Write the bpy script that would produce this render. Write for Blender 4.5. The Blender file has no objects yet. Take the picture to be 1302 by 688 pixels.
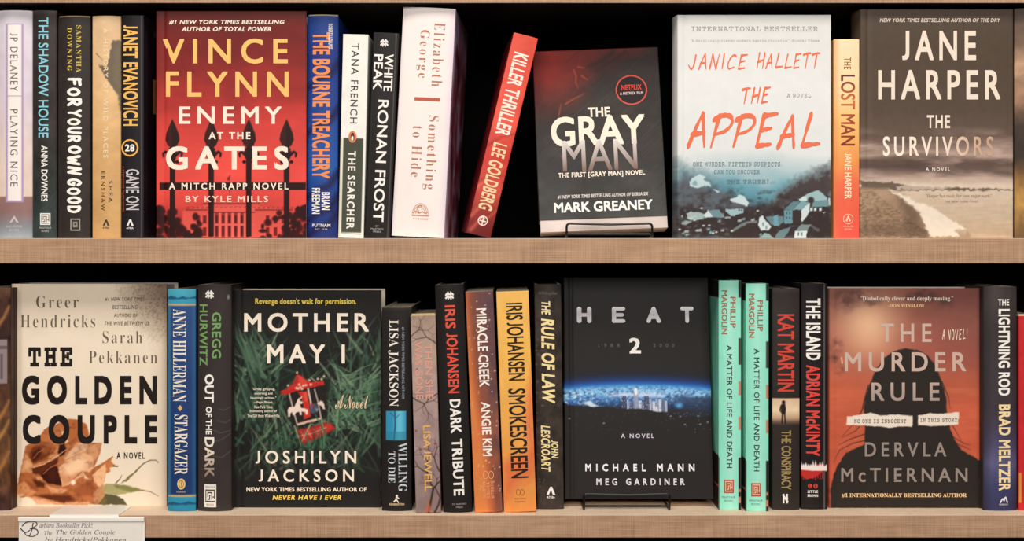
import bpy, bmesh, math, random
import numpy as np
from mathutils import Matrix, Vector

# ------------------------------------------------------------------ camera, light, exposure
SC = bpy.context.scene
COL = SC.collection
P = 0.0008            # metres per photo pixel at the front edge of the shelves
D = 1.25              # camera distance from that edge
HY = 312.0            # photo row of the eye level
ZC = (655 - HY) * P   # eye level above the lower shelf (lower shelf top is z = 0)

cam = bpy.data.cameras.new('camera')
cam.sensor_width = 36.0
cam.sensor_fit = 'HORIZONTAL'
cam.lens = 36.0 * D / (1302 * P)
cam.shift_y = -(344 - HY) / 1302.0
cam_o = bpy.data.objects.new('camera', cam)
cam_o.location = (0, -D, ZC)
cam_o.rotation_euler = (math.radians(90), 0, 0)
COL.objects.link(cam_o)
SC.camera = cam_o

W = bpy.data.worlds.new('world')
SC.world = W
W.use_nodes = True
W.node_tree.nodes['Background'].inputs[0].default_value = (1.0, 0.93, 0.86, 1)
W.node_tree.nodes['Background'].inputs[1].default_value = 0.06


def area(name, loc, target, sx, sy, power, colour):
    l = bpy.data.lights.new(name, 'AREA')
    l.shape = 'RECTANGLE'
    l.size, l.size_y = sx, sy
    l.energy = power
    l.color = colour
    o = bpy.data.objects.new(name, l)
    o.location = loc
    o.rotation_euler = (Vector(target) - Vector(loc)).to_track_quat('-Z', 'Y').to_euler()
    COL.objects.link(o)


area('ceiling_light', (0.0, -1.5, 2.3), (0, 0, 0.2), 2.8, 0.8, 54, (1.0, 0.95, 0.885))
area('front_fill_light', (0.0, -3.2, 1.3), (0, 0, 0.2), 3.0, 0.9, 76, (1.0, 0.95, 0.90))  # added frontal fill, not an actual lamp of the shop

vs = SC.view_settings
vs.view_transform = 'Standard'
vs.look = 'None'
vs.gamma = 1.0
vs.use_curve_mapping = False
vs.exposure = 0.0


# ------------------------------------------------------------------ materials
def nodes_of(name):
    m = bpy.data.materials.new(name)
    m.use_nodes = True
    nt = m.node_tree
    return m, nt, nt.nodes['Principled BSDF']


def print_material(name, rough, spec, bump=0.0):
    m, nt, b = nodes_of(name)
    a = nt.nodes.new('ShaderNodeVertexColor')
    a.layer_name = 'ink'
    nt.links.new(a.outputs['Color'], b.inputs['Base Color'])
    b.inputs['Roughness'].default_value = rough
    b.inputs['Specular IOR Level'].default_value = spec
    if bump:
        n = nt.nodes.new('ShaderNodeTexNoise')
        n.inputs['Scale'].default_value = 900
        n.inputs['Detail'].default_value = 3
        bp = nt.nodes.new('ShaderNodeBump')
        bp.inputs['Strength'].default_value = bump
        bp.inputs['Distance'].default_value = 0.0004
        tc = nt.nodes.new('ShaderNodeTexCoord')
        nt.links.new(tc.outputs['Object'], n.inputs['Vector'])
        nt.links.new(n.outputs['Fac'], bp.inputs['Height'])
        nt.links.new(bp.outputs['Normal'], b.inputs['Normal'])
    return m


def wood_material(name, c1, c2, c3):
    m, nt, b = nodes_of(name)
    tc = nt.nodes.new('ShaderNodeTexCoord')

    def streak(scale, detail=4.0):
        mp = nt.nodes.new('ShaderNodeMapping')
        mp.inputs['Scale'].default_value = scale
        n = nt.nodes.new('ShaderNodeTexNoise')
        n.inputs['Scale'].default_value = 1.0
        n.inputs['Detail'].default_value = detail
        n.inputs['Roughness'].default_value = 0.6
        nt.links.new(tc.outputs['Object'], mp.inputs['Vector'])
        nt.links.new(mp.outputs['Vector'], n.inputs['Vector'])
        return n.outputs['Fac']
    along = streak((14, 500, 1150))
    across = streak((820, 60, 14))
    blot = streak((22, 22, 60), 3.0)

    def mix(f1, f2, w):
        x = nt.nodes.new('ShaderNodeMix')
        x.data_type = 'FLOAT'
        x.inputs[0].default_value = w
        nt.links.new(f1, x.inputs[2])
        nt.links.new(f2, x.inputs[3])
        return x.outputs[0]
    f = mix(mix(along, across, 0.45), blot, 0.25)
    r = nt.nodes.new('ShaderNodeValToRGB')
    el = r.color_ramp.elements
    el[0].position, el[0].color = 0.36, lin4(c1)
    el[1].position, el[1].color = 0.64, lin4(c3)
    e = el.new(0.5)
    e.color = lin4(c2)
    nt.links.new(f, r.inputs['Fac'])
    nt.links.new(r.outputs['Color'], b.inputs['Base Color'])
    b.inputs['Roughness'].default_value = 0.55
    b.inputs['Specular IOR Level'].default_value = 0.25
    bp = nt.nodes.new('ShaderNodeBump')
    bp.inputs['Strength'].default_value = 0.15
    bp.inputs['Distance'].default_value = 0.0006
    nt.links.new(f, bp.inputs['Height'])
    nt.links.new(bp.outputs['Normal'], b.inputs['Normal'])
    return m


def lin(c):
    c = np.asarray(c, dtype=np.float64) / 255.0
    return np.where(c <= 0.04045, c / 12.92, ((c + 0.055) / 1.055) ** 2.4)


def lin4(c):
    return tuple(float(v) for v in lin(c)) + (1.0,)


def plain_material(name, colour, rough=0.5, metal=0.0, spec=0.5, scale=60, amount=0.15):
    m, nt, b = nodes_of(name)
    tc = nt.nodes.new('ShaderNodeTexCoord')
    n = nt.nodes.new('ShaderNodeTexNoise')
    n.inputs['Scale'].default_value = scale
    n.inputs['Detail'].default_value = 4
    nt.links.new(tc.outputs['Object'], n.inputs['Vector'])
    r = nt.nodes.new('ShaderNodeValToRGB')
    r.color_ramp.elements[0].color = lin4([v * (1 - amount) for v in colour])
    r.color_ramp.elements[1].color = lin4(colour)
    nt.links.new(n.outputs['Fac'], r.inputs['Fac'])
    nt.links.new(r.outputs['Color'], b.inputs['Base Color'])
    b.inputs['Roughness'].default_value = rough
    b.inputs['Metallic'].default_value = metal
    b.inputs['Specular IOR Level'].default_value = spec
    return m


def page_material(name, colour):
    m, nt, b = nodes_of(name)
    tc = nt.nodes.new('ShaderNodeTexCoord')
    mp = nt.nodes.new('ShaderNodeMapping')
    mp.inputs['Scale'].default_value = (2600, 14, 14)
    n = nt.nodes.new('ShaderNodeTexNoise')
    n.inputs['Scale'].default_value = 1
    nt.links.new(tc.outputs['Object'], mp.inputs['Vector'])
    nt.links.new(mp.outputs['Vector'], n.inputs['Vector'])
    r = nt.nodes.new('ShaderNodeValToRGB')
    r.color_ramp.elements[0].position = 0.3
    r.color_ramp.elements[0].color = lin4([v * 0.8 for v in colour])
    r.color_ramp.elements[1].position = 0.6
    r.color_ramp.elements[1].color = lin4(colour)
    nt.links.new(n.outputs['Fac'], r.inputs['Fac'])
    nt.links.new(r.outputs['Color'], b.inputs['Base Color'])
    b.inputs['Roughness'].default_value = 0.9
    b.inputs['Specular IOR Level'].default_value = 0.1
    return m


M_JACKET = print_material('printed jacket paper', 0.45, 0.14, 0.03)
M_MATTE = print_material('matte printed cover', 0.6, 0.12, 0.04)
M_INK = print_material('printed ink', 0.5, 0.14)
M_PAGES = page_material('page edges', (232, 214, 188))
M_PAGES_WHITE = page_material('pale page edges', (226, 212, 205))
M_WOOD = wood_material('woven grain laminate', (142, 109, 83), (178, 141, 112), (202, 167, 136))
M_TOP = wood_material('laminate top lit tone', (214, 184, 154), (234, 208, 180), (244, 222, 198))  # lighter copy of the wood, puts overhead light into the colour
M_UNDER = plain_material('board underside shade tone', (30, 24, 21), 0.7, 0, 0.1)  # near-black colour stands in for the shade beneath the boards
M_BACK = plain_material('black back panel', (16, 12, 11), 0.8, 0, 0.1)
M_WIRE = plain_material('black coated wire', (14, 13, 13), 0.3, 0, 0.5)
M_CARD = plain_material('white card', (240, 232, 222), 0.7, 0, 0.2, 400, 0.03)
M_PLASTIC = plain_material('white plastic', (246, 240, 230), 0.35, 0, 0.4, 40, 0.03)
M_BAND = plain_material('cream headband cloth', (235, 205, 150), 0.8, 0, 0.2, 900, 0.4)


# ------------------------------------------------------------------ object helpers
def tag(o, label=None, cat=None, group=None, kind=None):
    if label:
        o['label'] = label
    if cat:
        o['category'] = cat
    if group:
        o['group'] = group
    if kind:
        o['kind'] = kind
    return o


def link(name, me, mat, parent=None):
    o = bpy.data.objects.new(name, me)
    me.materials.append(mat)
    COL.objects.link(o)
    if parent is not None:
        o.parent = parent
    return o


def bm_obj(name, bm, mat, parent=None):
    bmesh.ops.recalc_face_normals(bm, faces=bm.faces[:])
    me = bpy.data.meshes.new(name)
    bm.to_mesh(me)
    bm.free()
    return link(name, me, mat, parent)


def box(bm, x0, x1, y0, y1, z0, z1, bevel=0.0):
    g = bmesh.ops.create_cube(bm, size=1.0)
    for v in g['verts']:
        v.co = Vector(((x0 + x1) / 2 + v.co.x * (x1 - x0), (y0 + y1) / 2 + v.co.y * (y1 - y0), (z0 + z1) / 2 + v.co.z * (z1 - z0)))
    if bevel:
        es = list({e for v in g['verts'] for e in v.link_edges})
        bmesh.ops.bevel(bm, geom=es, offset=bevel, segments=2, profile=0.5, affect='EDGES')


def tube(bm, pts, r, closed=False, n=8, corner=0.004):
    pts = [Vector(p) for p in pts]
    # round the corners
    out = []
    m = len(pts)
    for i, p in enumerate(pts):
        if not closed and i in (0, m - 1):
            out.append(p)
            continue
        a, b = pts[i - 1], pts[(i + 1) % m]
        da, db = (a - p), (b - p)
        ca = min(corner, da.length * 0.45)
        cb = min(corner, db.length * 0.45)
        s, e = p + da.normalized() * ca, p + db.normalized() * cb
        for k in range(5):
            t = k / 4
            out.append(s * (1 - t) ** 2 + p * 2 * t * (1 - t) + e * t * t)
    rings = []
    cnt = len(out)
    prev = None
    for i, p in enumerate(out):
        if closed:
            t = (out[(i + 1) % cnt] - out[i - 1]).normalized()
        else:
            t = (out[min(i + 1, cnt - 1)] - out[max(i - 1, 0)]).normalized()
        ref = prev if prev is not None else (Vector((0, 0, 1)) if abs(t.z) < 0.9 else Vector((1, 0, 0)))
        u = (ref - t * ref.dot(t)).normalized()
        prev = u
        w = t.cross(u)
        rings.append([bm.verts.new(p + (u * math.cos(2 * math.pi * k / n) + w * math.sin(2 * math.pi * k / n)) * r) for k in range(n)])
    for i in range(cnt if closed else cnt - 1):
        a, b = rings[i], rings[(i + 1) % cnt]
        for k in range(n):
            bm.faces.new((a[k], a[(k + 1) % n], b[(k + 1) % n], b[k]))
    if not closed:
        bm.faces.new(rings[0][::-1])
        bm.faces.new(rings[-1])


# ------------------------------------------------------------------ printed art: colours computed per vertex of a fine cover mesh
class Art:
    def __init__(s, x0, x1, y0, y1, nc, nr):
        # row 0 is the bottom (y1), column 0 the left
        s.x0, s.x1, s.y0, s.y1 = x0, x1, y0, y1
        s.X, s.Y = np.meshgrid(np.linspace(x0, x1, nc), np.linspace(y1, y0, nr))
        s.C = np.zeros((nr, nc, 3))

    def fill(s, c):
        s.C[:] = np.array(c, float)
        return s

    def grad(s, stops, axis='y', warp=None):
        t = s.Y if axis == 'y' else s.X
        if warp is not None:
            t = t + warp
        xs = [a for a, _ in stops]
        for k in range(3):
            s.C[..., k] = np.interp(t, xs, [c[k] for _, c in stops])
        return s

    def blend(s, mask, c, sl=None):
        c = np.array(c, float)
        m = np.clip(mask, 0, 1)[..., None]
        if sl is None:
            s.C = s.C * (1 - m) + c * m
        else:
            s.C[sl] = s.C[sl] * (1 - m) + c * m
        return s

    def noise(s, sx, sy, seed=1, octv=3):
        rng = np.random.RandomState(seed)
        out = np.zeros(s.X.shape)
        amp, tot = 1.0, 0.0
        for o in range(octv):
            u = (s.X - s.x0) / sx * 2 ** o + rng.rand() * 7
            v = (s.Y - s.y0) / sy * 2 ** o + rng.rand() * 7
            g = rng.rand(int(v.max()) + 3, int(u.max()) + 3)
            iu, iv = u.astype(int), v.astype(int)
            fu, fv = u - iu, v - iv
            fu, fv = fu * fu * (3 - 2 * fu), fv * fv * (3 - 2 * fv)
            n = (g[iv, iu] * (1 - fu) + g[iv, iu + 1] * fu) * (1 - fv) + (g[iv + 1, iu] * (1 - fu) + g[iv + 1, iu + 1] * fu) * fv
            out += n * amp
            tot += amp
            amp *= 0.55
        return out / tot

    def mottle(s, amt, sx=12, sy=12, seed=1, octv=4):
        n = (s.noise(sx, sy, seed, octv) - 0.5) * 2 * amt
        s.C = np.clip(s.C * (1 + n[..., None]), 0, 255)
        return s

    def sl(s, xa, xb, ya, yb, pad):
        nr, nc = s.X.shape
        ca = int((xa - pad - s.x0) / (s.x1 - s.x0) * (nc - 1))
        cb = int((xb + pad - s.x0) / (s.x1 - s.x0) * (nc - 1)) + 2
        ra = int((s.y1 - yb - pad) / (s.y1 - s.y0) * (nr - 1))
        rb = int((s.y1 - ya + pad) / (s.y1 - s.y0) * (nr - 1)) + 2
        ca, cb, ra, rb = max(ca, 0), min(cb, nc), max(ra, 0), min(rb, nr)
        if ca >= cb or ra >= rb:
            return None
        return (slice(ra, rb), slice(ca, cb))

    def poly(s, pts, c, a=1.0, soft=0.6, rough=0.0, seed=3):
        xs = [p[0] for p in pts]
        ys = [p[1] for p in pts]
        q = s.sl(min(xs), max(xs), min(ys), max(ys), soft * 2 + rough + 1)
        if q is None:
            return s
        X, Y = s.X[q], s.Y[q]
        if rough:
            nn = s.noise(4, 4, seed, 2)[q] - 0.5
            mm = s.noise(4, 4, seed + 9, 2)[q] - 0.5
            X, Y = X + nn * 2 * rough, Y + mm * 2 * rough
        d = np.full(X.shape, 1e9)
        ins = np.zeros(X.shape, bool)
        n = len(pts)
        for i in range(n):
            (ax, ay), (bx, by) = pts[i], pts[(i + 1) % n]
            ex, ey = bx - ax, by - ay
            L = ex * ex + ey * ey + 1e-9
            t = np.clip(((X - ax) * ex + (Y - ay) * ey) / L, 0, 1)
            d = np.minimum(d, (X - ax - t * ex) ** 2 + (Y - ay - t * ey) ** 2)
            if ay != by:
                cr = ((ay > Y) != (by > Y)) & (X < ax + (Y - ay) / (by - ay) * ex)
                ins ^= cr
        d = np.sqrt(d)
        sd = np.where(ins, d, -d)
        return s.blend(a * np.clip(sd / soft * 0.5 + 0.5, 0, 1), c, q)

    def line(s, pts, w0, c, a=1.0, w1=None, soft=0.5):
        w1 = w0 if w1 is None else w1
        xs = [p[0] for p in pts]
        ys = [p[1] for p in pts]
        q = s.sl(min(xs), max(xs), min(ys), max(ys), max(w0, w1) + soft + 1)
        if q is None:
            return s
        X, Y = s.X[q], s.Y[q]
        m = np.zeros(X.shape)
        n = len(pts) - 1
        for i in range(n):
            (ax, ay), (bx, by) = pts[i], pts[i + 1]
            ex, ey = bx - ax, by - ay
            t = np.clip(((X - ax) * ex + (Y - ay) * ey) / (ex * ex + ey * ey + 1e-9), 0, 1)
            d = np.hypot(X - ax - t * ex, Y - ay - t * ey)
            w = w0 + (w1 - w0) * (i + t) / n
            m = np.maximum(m, np.clip((w / 2 - d) / soft * 0.5 + 0.5, 0, 1) * np.minimum(1, w / 0.9))
        return s.blend(a * m, c, q)

    def ell(s, cx, cy, rx, ry, c, a=1.0, soft=0.1, ang=0.0):
        r = max(rx, ry) * (1 + soft)
        q = s.sl(cx - r, cx + r, cy - r, cy + r, 2)
        if q is None:
            return s
        ca, sa = math.cos(ang), math.sin(ang)
        X, Y = s.X[q] - cx, s.Y[q] - cy
        d = np.hypot((X * ca + Y * sa) / rx, (-X * sa + Y * ca) / ry)
        return s.blend(a * np.clip((1 - d) / soft * 0.5 + 0.5, 0, 1), c, q)

    def rect(s, x0, y0, x1, y1, c, a=1.0, soft=0.5):
        return s.poly([(x0, y0), (x1, y0), (x1, y1), (x0, y1)], c, a, soft)


def sketch(a, ox, oy, sc):
    """polygon and line pens working in an enlarged drawing grid: origin (ox, oy), sc grid units per unit of the cover"""
    def pts(c):
        return [(ox + c[i] / sc, oy + c[i + 1] / sc) for i in range(0, len(c), 2)]

    def pg(c, col, al=1.0, soft=.8, rough=.8, seed=1):
        a.poly(pts(c), col, al, soft, rough, seed)

    def ln(c, w, col, al=1.0, w1=None, soft=.5):
        a.line(pts(c), w, col, al, w1, soft)
    return pg, ln


# ------------------------------------------------------------------ lettering
STYLES = {'S': (0, 0, 0), 'B': (0x1D5D4, 0x1D5EE, 0x1D7EC), 'BI': (0x1D63C, 0x1D656, 0x1D7EC), 'I': (0x1D608, 0x1D622, 0x1D7E2),
          'SB': (0x1D400, 0x1D41A, 0x1D7CE), 'SI': (0x1D434, 0x1D44E, 0x1D7CE), 'SBI': (0x1D468, 0x1D482, 0x1D7CE),
          'M': (0x1D670, 0x1D68A, 0x1D7F6), 'C': (0x1D4D0, 0x1D4EA, 0)}


def styled(t, st):
    U, L, N = STYLES[st]
    o = ''
    for c in t:
        if U and 'A' <= c <= 'Z':
            o += chr(U + ord(c) - 65)
        elif L and 'a' <= c <= 'z':
            o += '\u210e' if (st == 'SI' and c == 'h') else chr(L + ord(c) - 97)
        elif N and c.isdigit():
            o += chr(N + ord(c) - 48)
        else:
            o += c
    return o


_GLYPHS = {}
_PEN = []


def text_polys(text, st, off=0.0, sp=1.0, res=3):
    """glyph triangles of a text, as (verts x, y, printing layer; faces); a positive off thickens the strokes by overprinting shifted copies"""
    if st in ('B', 'BI', 'I'):                # heavier and slanted cuts of the plain face
        v, f = text_polys(text, 'S', max(off, 0) * .5 + (0.027 if st != 'I' else off), sp * (1.06 if st != 'I' else 1), res)
        if st != 'B':
            v[:, 0] += v[:, 1] * 0.2
        return v, f
    if off > 0:
        v, f = text_polys(text, st, 0.0, sp, res)
        q = off * 0.9
        sh = [(-q, -q), (q, -q), (-q, q), (q, q)]
        if off > 0.04:
            sh += [(0, 0), (q, 0), (-q, 0), (0, q), (0, -q)]
        n = len(v)
        return np.concatenate([v + (s[0], s[1], i) for i, s in enumerate(sh)]), [tuple(i + n * k for i in t) for k in range(len(sh)) for t in f]
    key = (text, st, off, sp, res)
    if key in _GLYPHS:
        v, f = _GLYPHS[key]
        return v.copy(), list(f)
    if not _PEN:
        c = bpy.data.curves.new('lettering', 'FONT')
        _PEN.append(bpy.data.objects.new('lettering', c))
    o = _PEN[0]
    c = o.data
    c.size = 1.0
    c.resolution_u = res
    c.space_character = sp
    c.body = styled(text, st)
    c.offset = off
    me = o.to_mesh()
    v = np.empty(len(me.vertices) * 3)
    me.vertices.foreach_get('co', v)
    v = v.reshape(-1, 3) * (1, 1, 0)
    f = [tuple(p.vertices) for p in me.polygons]
    o.to_mesh_clear()
    if st == 'S' and 'J' in text and not any(q in text for q in 'Q,;()[]') and text.upper() == text:
        lab = np.arange(len(v))               # the plain face's J hangs below the line: stand it up
        fl = [(t[0], w) for t in f for w in t[1:]]
        ch = True
        while ch:
            ch = False
            for p, q in fl:
                m = min(lab[p], lab[q])
                if lab[p] != m or lab[q] != m:
                    lab[p] = lab[q] = m
                    ch = True
        for g in set(lab.tolist()):
            i = lab == g
            lo, hi = v[i, 1].min(), v[i, 1].max()
            if lo < -0.05:
                v[i, 1] = (v[i, 1] - lo) / (hi - lo) * hi
    _GLYPHS[key] = (v, f)
    return v.copy(), list(f)


def _ring(n=14, rx=.5, ry=.5, cx=.5, cy=.5, a0=0, a1=360):
    return [(cx + rx * math.cos(math.radians(a0 + (a1 - a0) * i / n)), cy + ry * math.sin(math.radians(a0 + (a1 - a0) * i / n))) for i in range(n + 1)]


BRUSH = {
    'J': [[(.8, 1), (.68, .4), (.5, .06), (.25, .06), (.02, .3)]],
    'A': [[(0, 0), (.3, .55), (.6, 1)], [(.6, 1), (.72, .5), (.85, 0)], [(.12, .36), (.8, .42)]],
    'N': [[(0, 0), (.22, 1)], [(.22, 1), (.7, 0)], [(.7, 0), (1, 1)]],
    'I': [[(.6, 1), (.35, 0)]],
    'C': [[(.95, .9), (.65, 1), (.28, .75), (.06, .35), (.2, .03), (.8, .16)]],
    'E': [[(.3, 1), (.05, .02)], [(.05, .02), (.8, .08)], [(.17, .5), (.75, .58)], [(.25, .95), (1, 1.02)]],
    'H': [[(.25, 1), (.03, 0)], [(1, 1), (.8, 0)], [(.05, .42), (.95, .56)]],
    'L': [[(.4, 1), (.08, .04)], [(.08, .04), (1, .1)]],
    'T': [[(0, .9), (.6, 1), (1.05, 1.0)], [(.6, .96), (.4, 0)]],
    'P': [[(.3, 1), (.02, 0)], [(.02, .86), (.45, 1), (.9, .97), (1, .75), (.7, .52), (.15, .4)]],
    'F': [[(.12, 1), (.1, 0)], [(.1, .94), (.95, 1)], [(.1, .5), (.8, .55)]],
    'O': [_ring(12, .44, .47)],
    'R': [[(.12, 1), (.08, 0)], [(.1, .95), (.6, 1), (.9, .78), (.65, .52), (.15, .47)], [(.4, .48), (.95, 0)]],
    'Y': [[(.02, 1), (.5, .5)], [(1, 1), (.5, .5), (.42, 0)]],
    'U': [[(.08, 1), (.1, .35), (.35, .03), (.7, .06), (.9, .4), (.95, 1)]],
    'W': [[(0, 1), (.22, 0)], [(.22, 0), (.5, .7)], [(.5, .7), (.75, 0)], [(.75, 0), (1, 1)]],
    'G': [[(.95, .82), (.6, 1), (.2, .8), (.05, .4), (.3, .03), (.75, .05), (.95, .42)], [(.55, .44), (1, .44)]],
    'D': [[(.12, 1), (.1, 0)], [(.05, .97), (.6, .95), (.95, .55), (.7, .08), (.08, .02)]],
    'e': [[(.1, 1), (.1, 0)], [(.1, .98), (.9, .98)], [(.1, .5), (.8, .5)], [(.1, .02), (.9, .02)]],
    'h': [[(.1, 1), (.1, 0)], [(.9, 1), (.9, 0)], [(.1, .5), (.9, .5)]],
    'a': [[(.02, 0), (.5, 1)], [(.5, 1), (.98, 0)], [(.2, .32), (.8, .32)]],
    't': [[(.02, .98), (.98, .98)], [(.5, .98), (.5, 0)]],
    'V': [[(0, 1), (.45, 0)], [(.45, 0), (1, 1)]],
    '!': [[(.6, 1), (.5, .35)], [(.47, .1), (.45, 0)]],
}


def stroke_polys(lines, w, taper=0.25, aspect=1.0, seed=1, caps=True):
    """ribbons with round ends along polylines; w = stroke width, x scaled by aspect"""
    rng = random.Random(seed)
    V, F = [], []
    for ln in lines:
        pts = [(x * aspect, y) for x, y in ln]
        # resample as a smooth curve
        if len(pts) > 2:
            sm = []
            for i in range(len(pts) - 1):
                p0, p1, p2, p3 = pts[max(i - 1, 0)], pts[i], pts[i + 1], pts[min(i + 2, len(pts) - 1)]
                for k in range(4):
                    t = k / 4
                    sm.append(tuple(0.5 * (2 * p1[j] + (p2[j] - p0[j]) * t + (2 * p0[j] - 5 * p1[j] + 4 * p2[j] - p3[j]) * t * t + (3 * p1[j] - p0[j] - 3 * p2[j] + p3[j]) * t ** 3) for j in (0, 1)))
            sm.append(pts[-1])
            pts = sm
        else:
            a, b = pts
            pts = [(a[0] + (b[0] - a[0]) * k / 5, a[1] + (b[1] - a[1]) * k / 5) for k in range(6)]
        n = len(pts)
        L, R = [], []
        for i, (x, y) in enumerate(pts):
            ax, ay = pts[max(i - 1, 0)]
            bx, by = pts[min(i + 1, n - 1)]
            dx, dy = bx - ax, by - ay
            q = math.hypot(dx, dy) + 1e-9
            ww = w / 2 * (1 - taper * i / (n - 1)) * (1 + (rng.random() - 0.5) * taper * 0.8)
            L.append((x - dy / q * ww, y + dx / q * ww))
            R.append((x + dy / q * ww, y - dx / q * ww))
        b0 = len(V)
        z = len(F) and V[-1][2] + 1
        for i in range(n):
            V += [L[i] + (z,), R[i] + (z,)]
        for i in range(n - 1):
            F.append((b0 + 2 * i, b0 + 2 * i + 1, b0 + 2 * i + 3, b0 + 2 * i + 2))
        if caps:
            for i in (0, n - 1):
                z += 1
                x, y = pts[i]
                r = w / 2 * (1 - taper * i / (n - 1)) * (0.98 if taper < .2 else .8)
                b1 = len(V)
                V += [(x + r * math.cos(k * math.pi / 4), y + r * math.sin(k * math.pi / 4), z) for k in range(8)]
                F.append(tuple(range(b1, b1 + 8)))
    return np.array(V), F


def brush_text(text, w, taper=0.3, wide=0.72, gap=0.22, jitter=0.06, seed=4):
    rng = random.Random(seed)
    V, F = [], []
    x = 0.0
    for ch in text:
        if ch == ' ':
            x += 0.45
            continue
        adv = wide * (0.5 if ch in 'I!' else 1.15 if ch in 'W' else 1.0)
        v, f = stroke_polys(BRUSH[ch], w, taper, adv, rng.randint(0, 999))
        sc = 1 + (rng.random() - .5) * jitter * 2
        v = v * [1, sc, 1] + [x, (rng.random() - .5) * jitter, 0]
        b = len(V)
        V += [tuple(p) for p in v]
        F += [tuple(i + b for i in q) for q in f]
        x += adv + gap
    return np.array(V), F


# ------------------------------------------------------------------ the book builder
BOOKS = []
GROUP = {0: 'books on the lower shelf', 1: 'books on the upper shelf'}
SHELF_Z = {0: 0.0, 1: (655 - 303) * P}
ROLE = {'t': 'title_lettering', 'a': 'author_lettering', 'b': 'blurb_lettering', 'e': 'publisher_emblem', 'p': 'publisher_lettering',
        'n': 'number_badge', 's': 'film_sticker', 'n1': 'novel_lettering'}


class Book:
    """A book whose front (spine or front board) fills photo box x0..x1, y0..y1 when set back `s` metres."""

    def __init__(b, name, label, shelf, x0, x1, y0, s, thick=None, depth=0.15, face=False, lean=0.0, yaw=0.0, back=0.0, hard=True,
                 y1=None, lift=None, bulge=None, base=(60, 60, 60), mat=None, pages=None, side_c=None, gap=0.0):
        b.gap = gap
        b.x0, b.x1, b.y0, b.s, b.face, b.lean, b.yaw, b.hard = x0, x1, y0, s, face, lean, yaw, hard
        b.k = P * (1 + s / D)
        k = b.k
        zs = SHELF_Z[shelf]
        zrow = lambda y: ZC + (HY - y) * k
        if y1 is None:
            y1 = HY - (zs - ZC) / k
        b.y1 = y1
        w = (x1 - x0) * k
        b.H = (y1 - y0) * k / math.cos(math.radians(back))
        b.sy = b.H / (y1 - y0)
        if face:
            b.T, b.Wd = thick, w
        else:
            b.T, b.Wd = w, depth
        if bulge is None:
            bulge = min(0.0035, b.T * 0.10) if hard else 0.0004
        b.bulge = bulge
        b.base, b.side_c = base, side_c or base
        b.mat = mat or M_JACKET
        b.pages_mat = pages or M_PAGES
        b.bc = (x0 + x1) / 2
        root = bpy.data.objects.new(name, None)
        root.empty_display_size = 0.02
        COL.objects.link(root)
        tag(root, label, 'book', GROUP[shelf])
        b.root = root
        Ry = Matrix.Rotation(math.radians(lean), 4, 'Y')
        if face:
            R = Ry @ Matrix.Rotation(math.radians(yaw), 4, 'Z') @ Matrix.Rotation(math.radians(-back), 4, 'X') @ Matrix.Rotation(math.radians(-90), 4, 'Z')
            p0 = Vector(((x0 - 651) * k, s, zrow(y1) if lift is not None else zs))
            if lift is not None and lift >= 0:
                p0.z = zs + lift
            t = p0 - (R @ Vector((b.T / 2, 0, 0)))
            if lean:                       # turn about the middle of the front's foot
                mid = Vector(((b.bc - 651) * k, s, p0.z))
                t = mid - (R @ Vector((b.T / 2, b.Wd / 2, 0)))
        else:
            R = Ry @ Matrix.Rotation(math.radians(yaw), 4, 'Z')
            t = Vector(((b.bc - 651) * k, s + bulge, zs + b.T / 2 * abs(math.sin(math.radians(lean)))))
        root.matrix_world = Matrix.Translation(t) @ R
        b.letters = {}
        b.boxes = {}
        b.art_spine = b.art_front = b.art_back = None
        BOOKS.append(b)

    # canvases ------------------------------------------------------
    def rows(b):
        return int((b.y1 - b.y0) * 1.1) + 2

    def spine(b):
        b.art_spine = Art(b.x0, b.x1, b.y0, b.y1, int((b.x1 - b.x0) * 1.2) + 3, b.rows()).fill(b.base)
        return b.art_spine

    def front(b):
        """front board of a face-out book in photo pixels; of a spine-out book in pixels back from the spine"""
        w = (b.x1 - b.x0) if b.face else b.Wd / b.k
        x0 = b.x0 if b.face else 0
        n = int(w * 1.1) + 2 if b.face else int(w * 0.5)
        b.art_front = Art(x0, x0 + w, b.y0, b.y1, n, b.rows()).fill(b.base)
        return b.art_front

    def back(b):
        w = b.Wd / b.k
        b.art_back = Art(0, w, b.y0, b.y1, int(w * 0.5), b.rows()).fill(b.base)
        return b.art_back

    # lettering -----------------------------------------------------
    def _put(b, role, v, f, colour, grad=None):
        """v in photo pixels already un-leaned"""
        q = [(p[0], p[1]) for p in v]
        bb = [min(p[0] for p in q), min(p[1] for p in q), max(p[0] for p in q), max(p[1] for p in q)]
        far = 32 if role == 't' else 9
        base, i = role, 1
        while True:                           # lettering well apart from the rest is a piece of its own
            old = b.boxes.get(role)
            if not old or any(max(bb[0] - o[2], o[0] - bb[2], bb[1] - o[3], o[1] - bb[3]) < far for o in old):
                break
            i += 1
            role = base + '_' + str(i)
        b.boxes.setdefault(role, []).append(bb)
        V, F, Cc = b.letters.setdefault(role, ([], [], []))
        n = len(V)
        la = getattr(b, 'layer', 0) + 1
        V += [(p[0], p[1], la + (p[2] if len(p) > 2 else 0)) for p in v]
        b.layer = V[-1][2]
        F += [tuple(i + n for i in q) for q in f]
        if grad is None:
            Cc += [colour] * len(v)
        else:
            axis, stops = grad
            for p in v:
                t = p[axis]
                Cc.append(tuple(np.interp(t, [q for q, _ in stops], [c[i] for _, c in stops]) for i in range(3)))

    def _unlean(b, cx, cy):
        if not b.lean:
            return cx, cy
        th = math.radians(b.lean)
        ox, oy = b.bc, b.y1 - (0 if b.face else (b.x1 - b.x0) / 2 * abs(math.sin(th)))
        dx, dy = cx - ox, cy - oy
        return b.bc + dx * math.cos(th) + dy * math.sin(th), b.y1 - dx * math.sin(th) + dy * math.cos(th)

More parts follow.
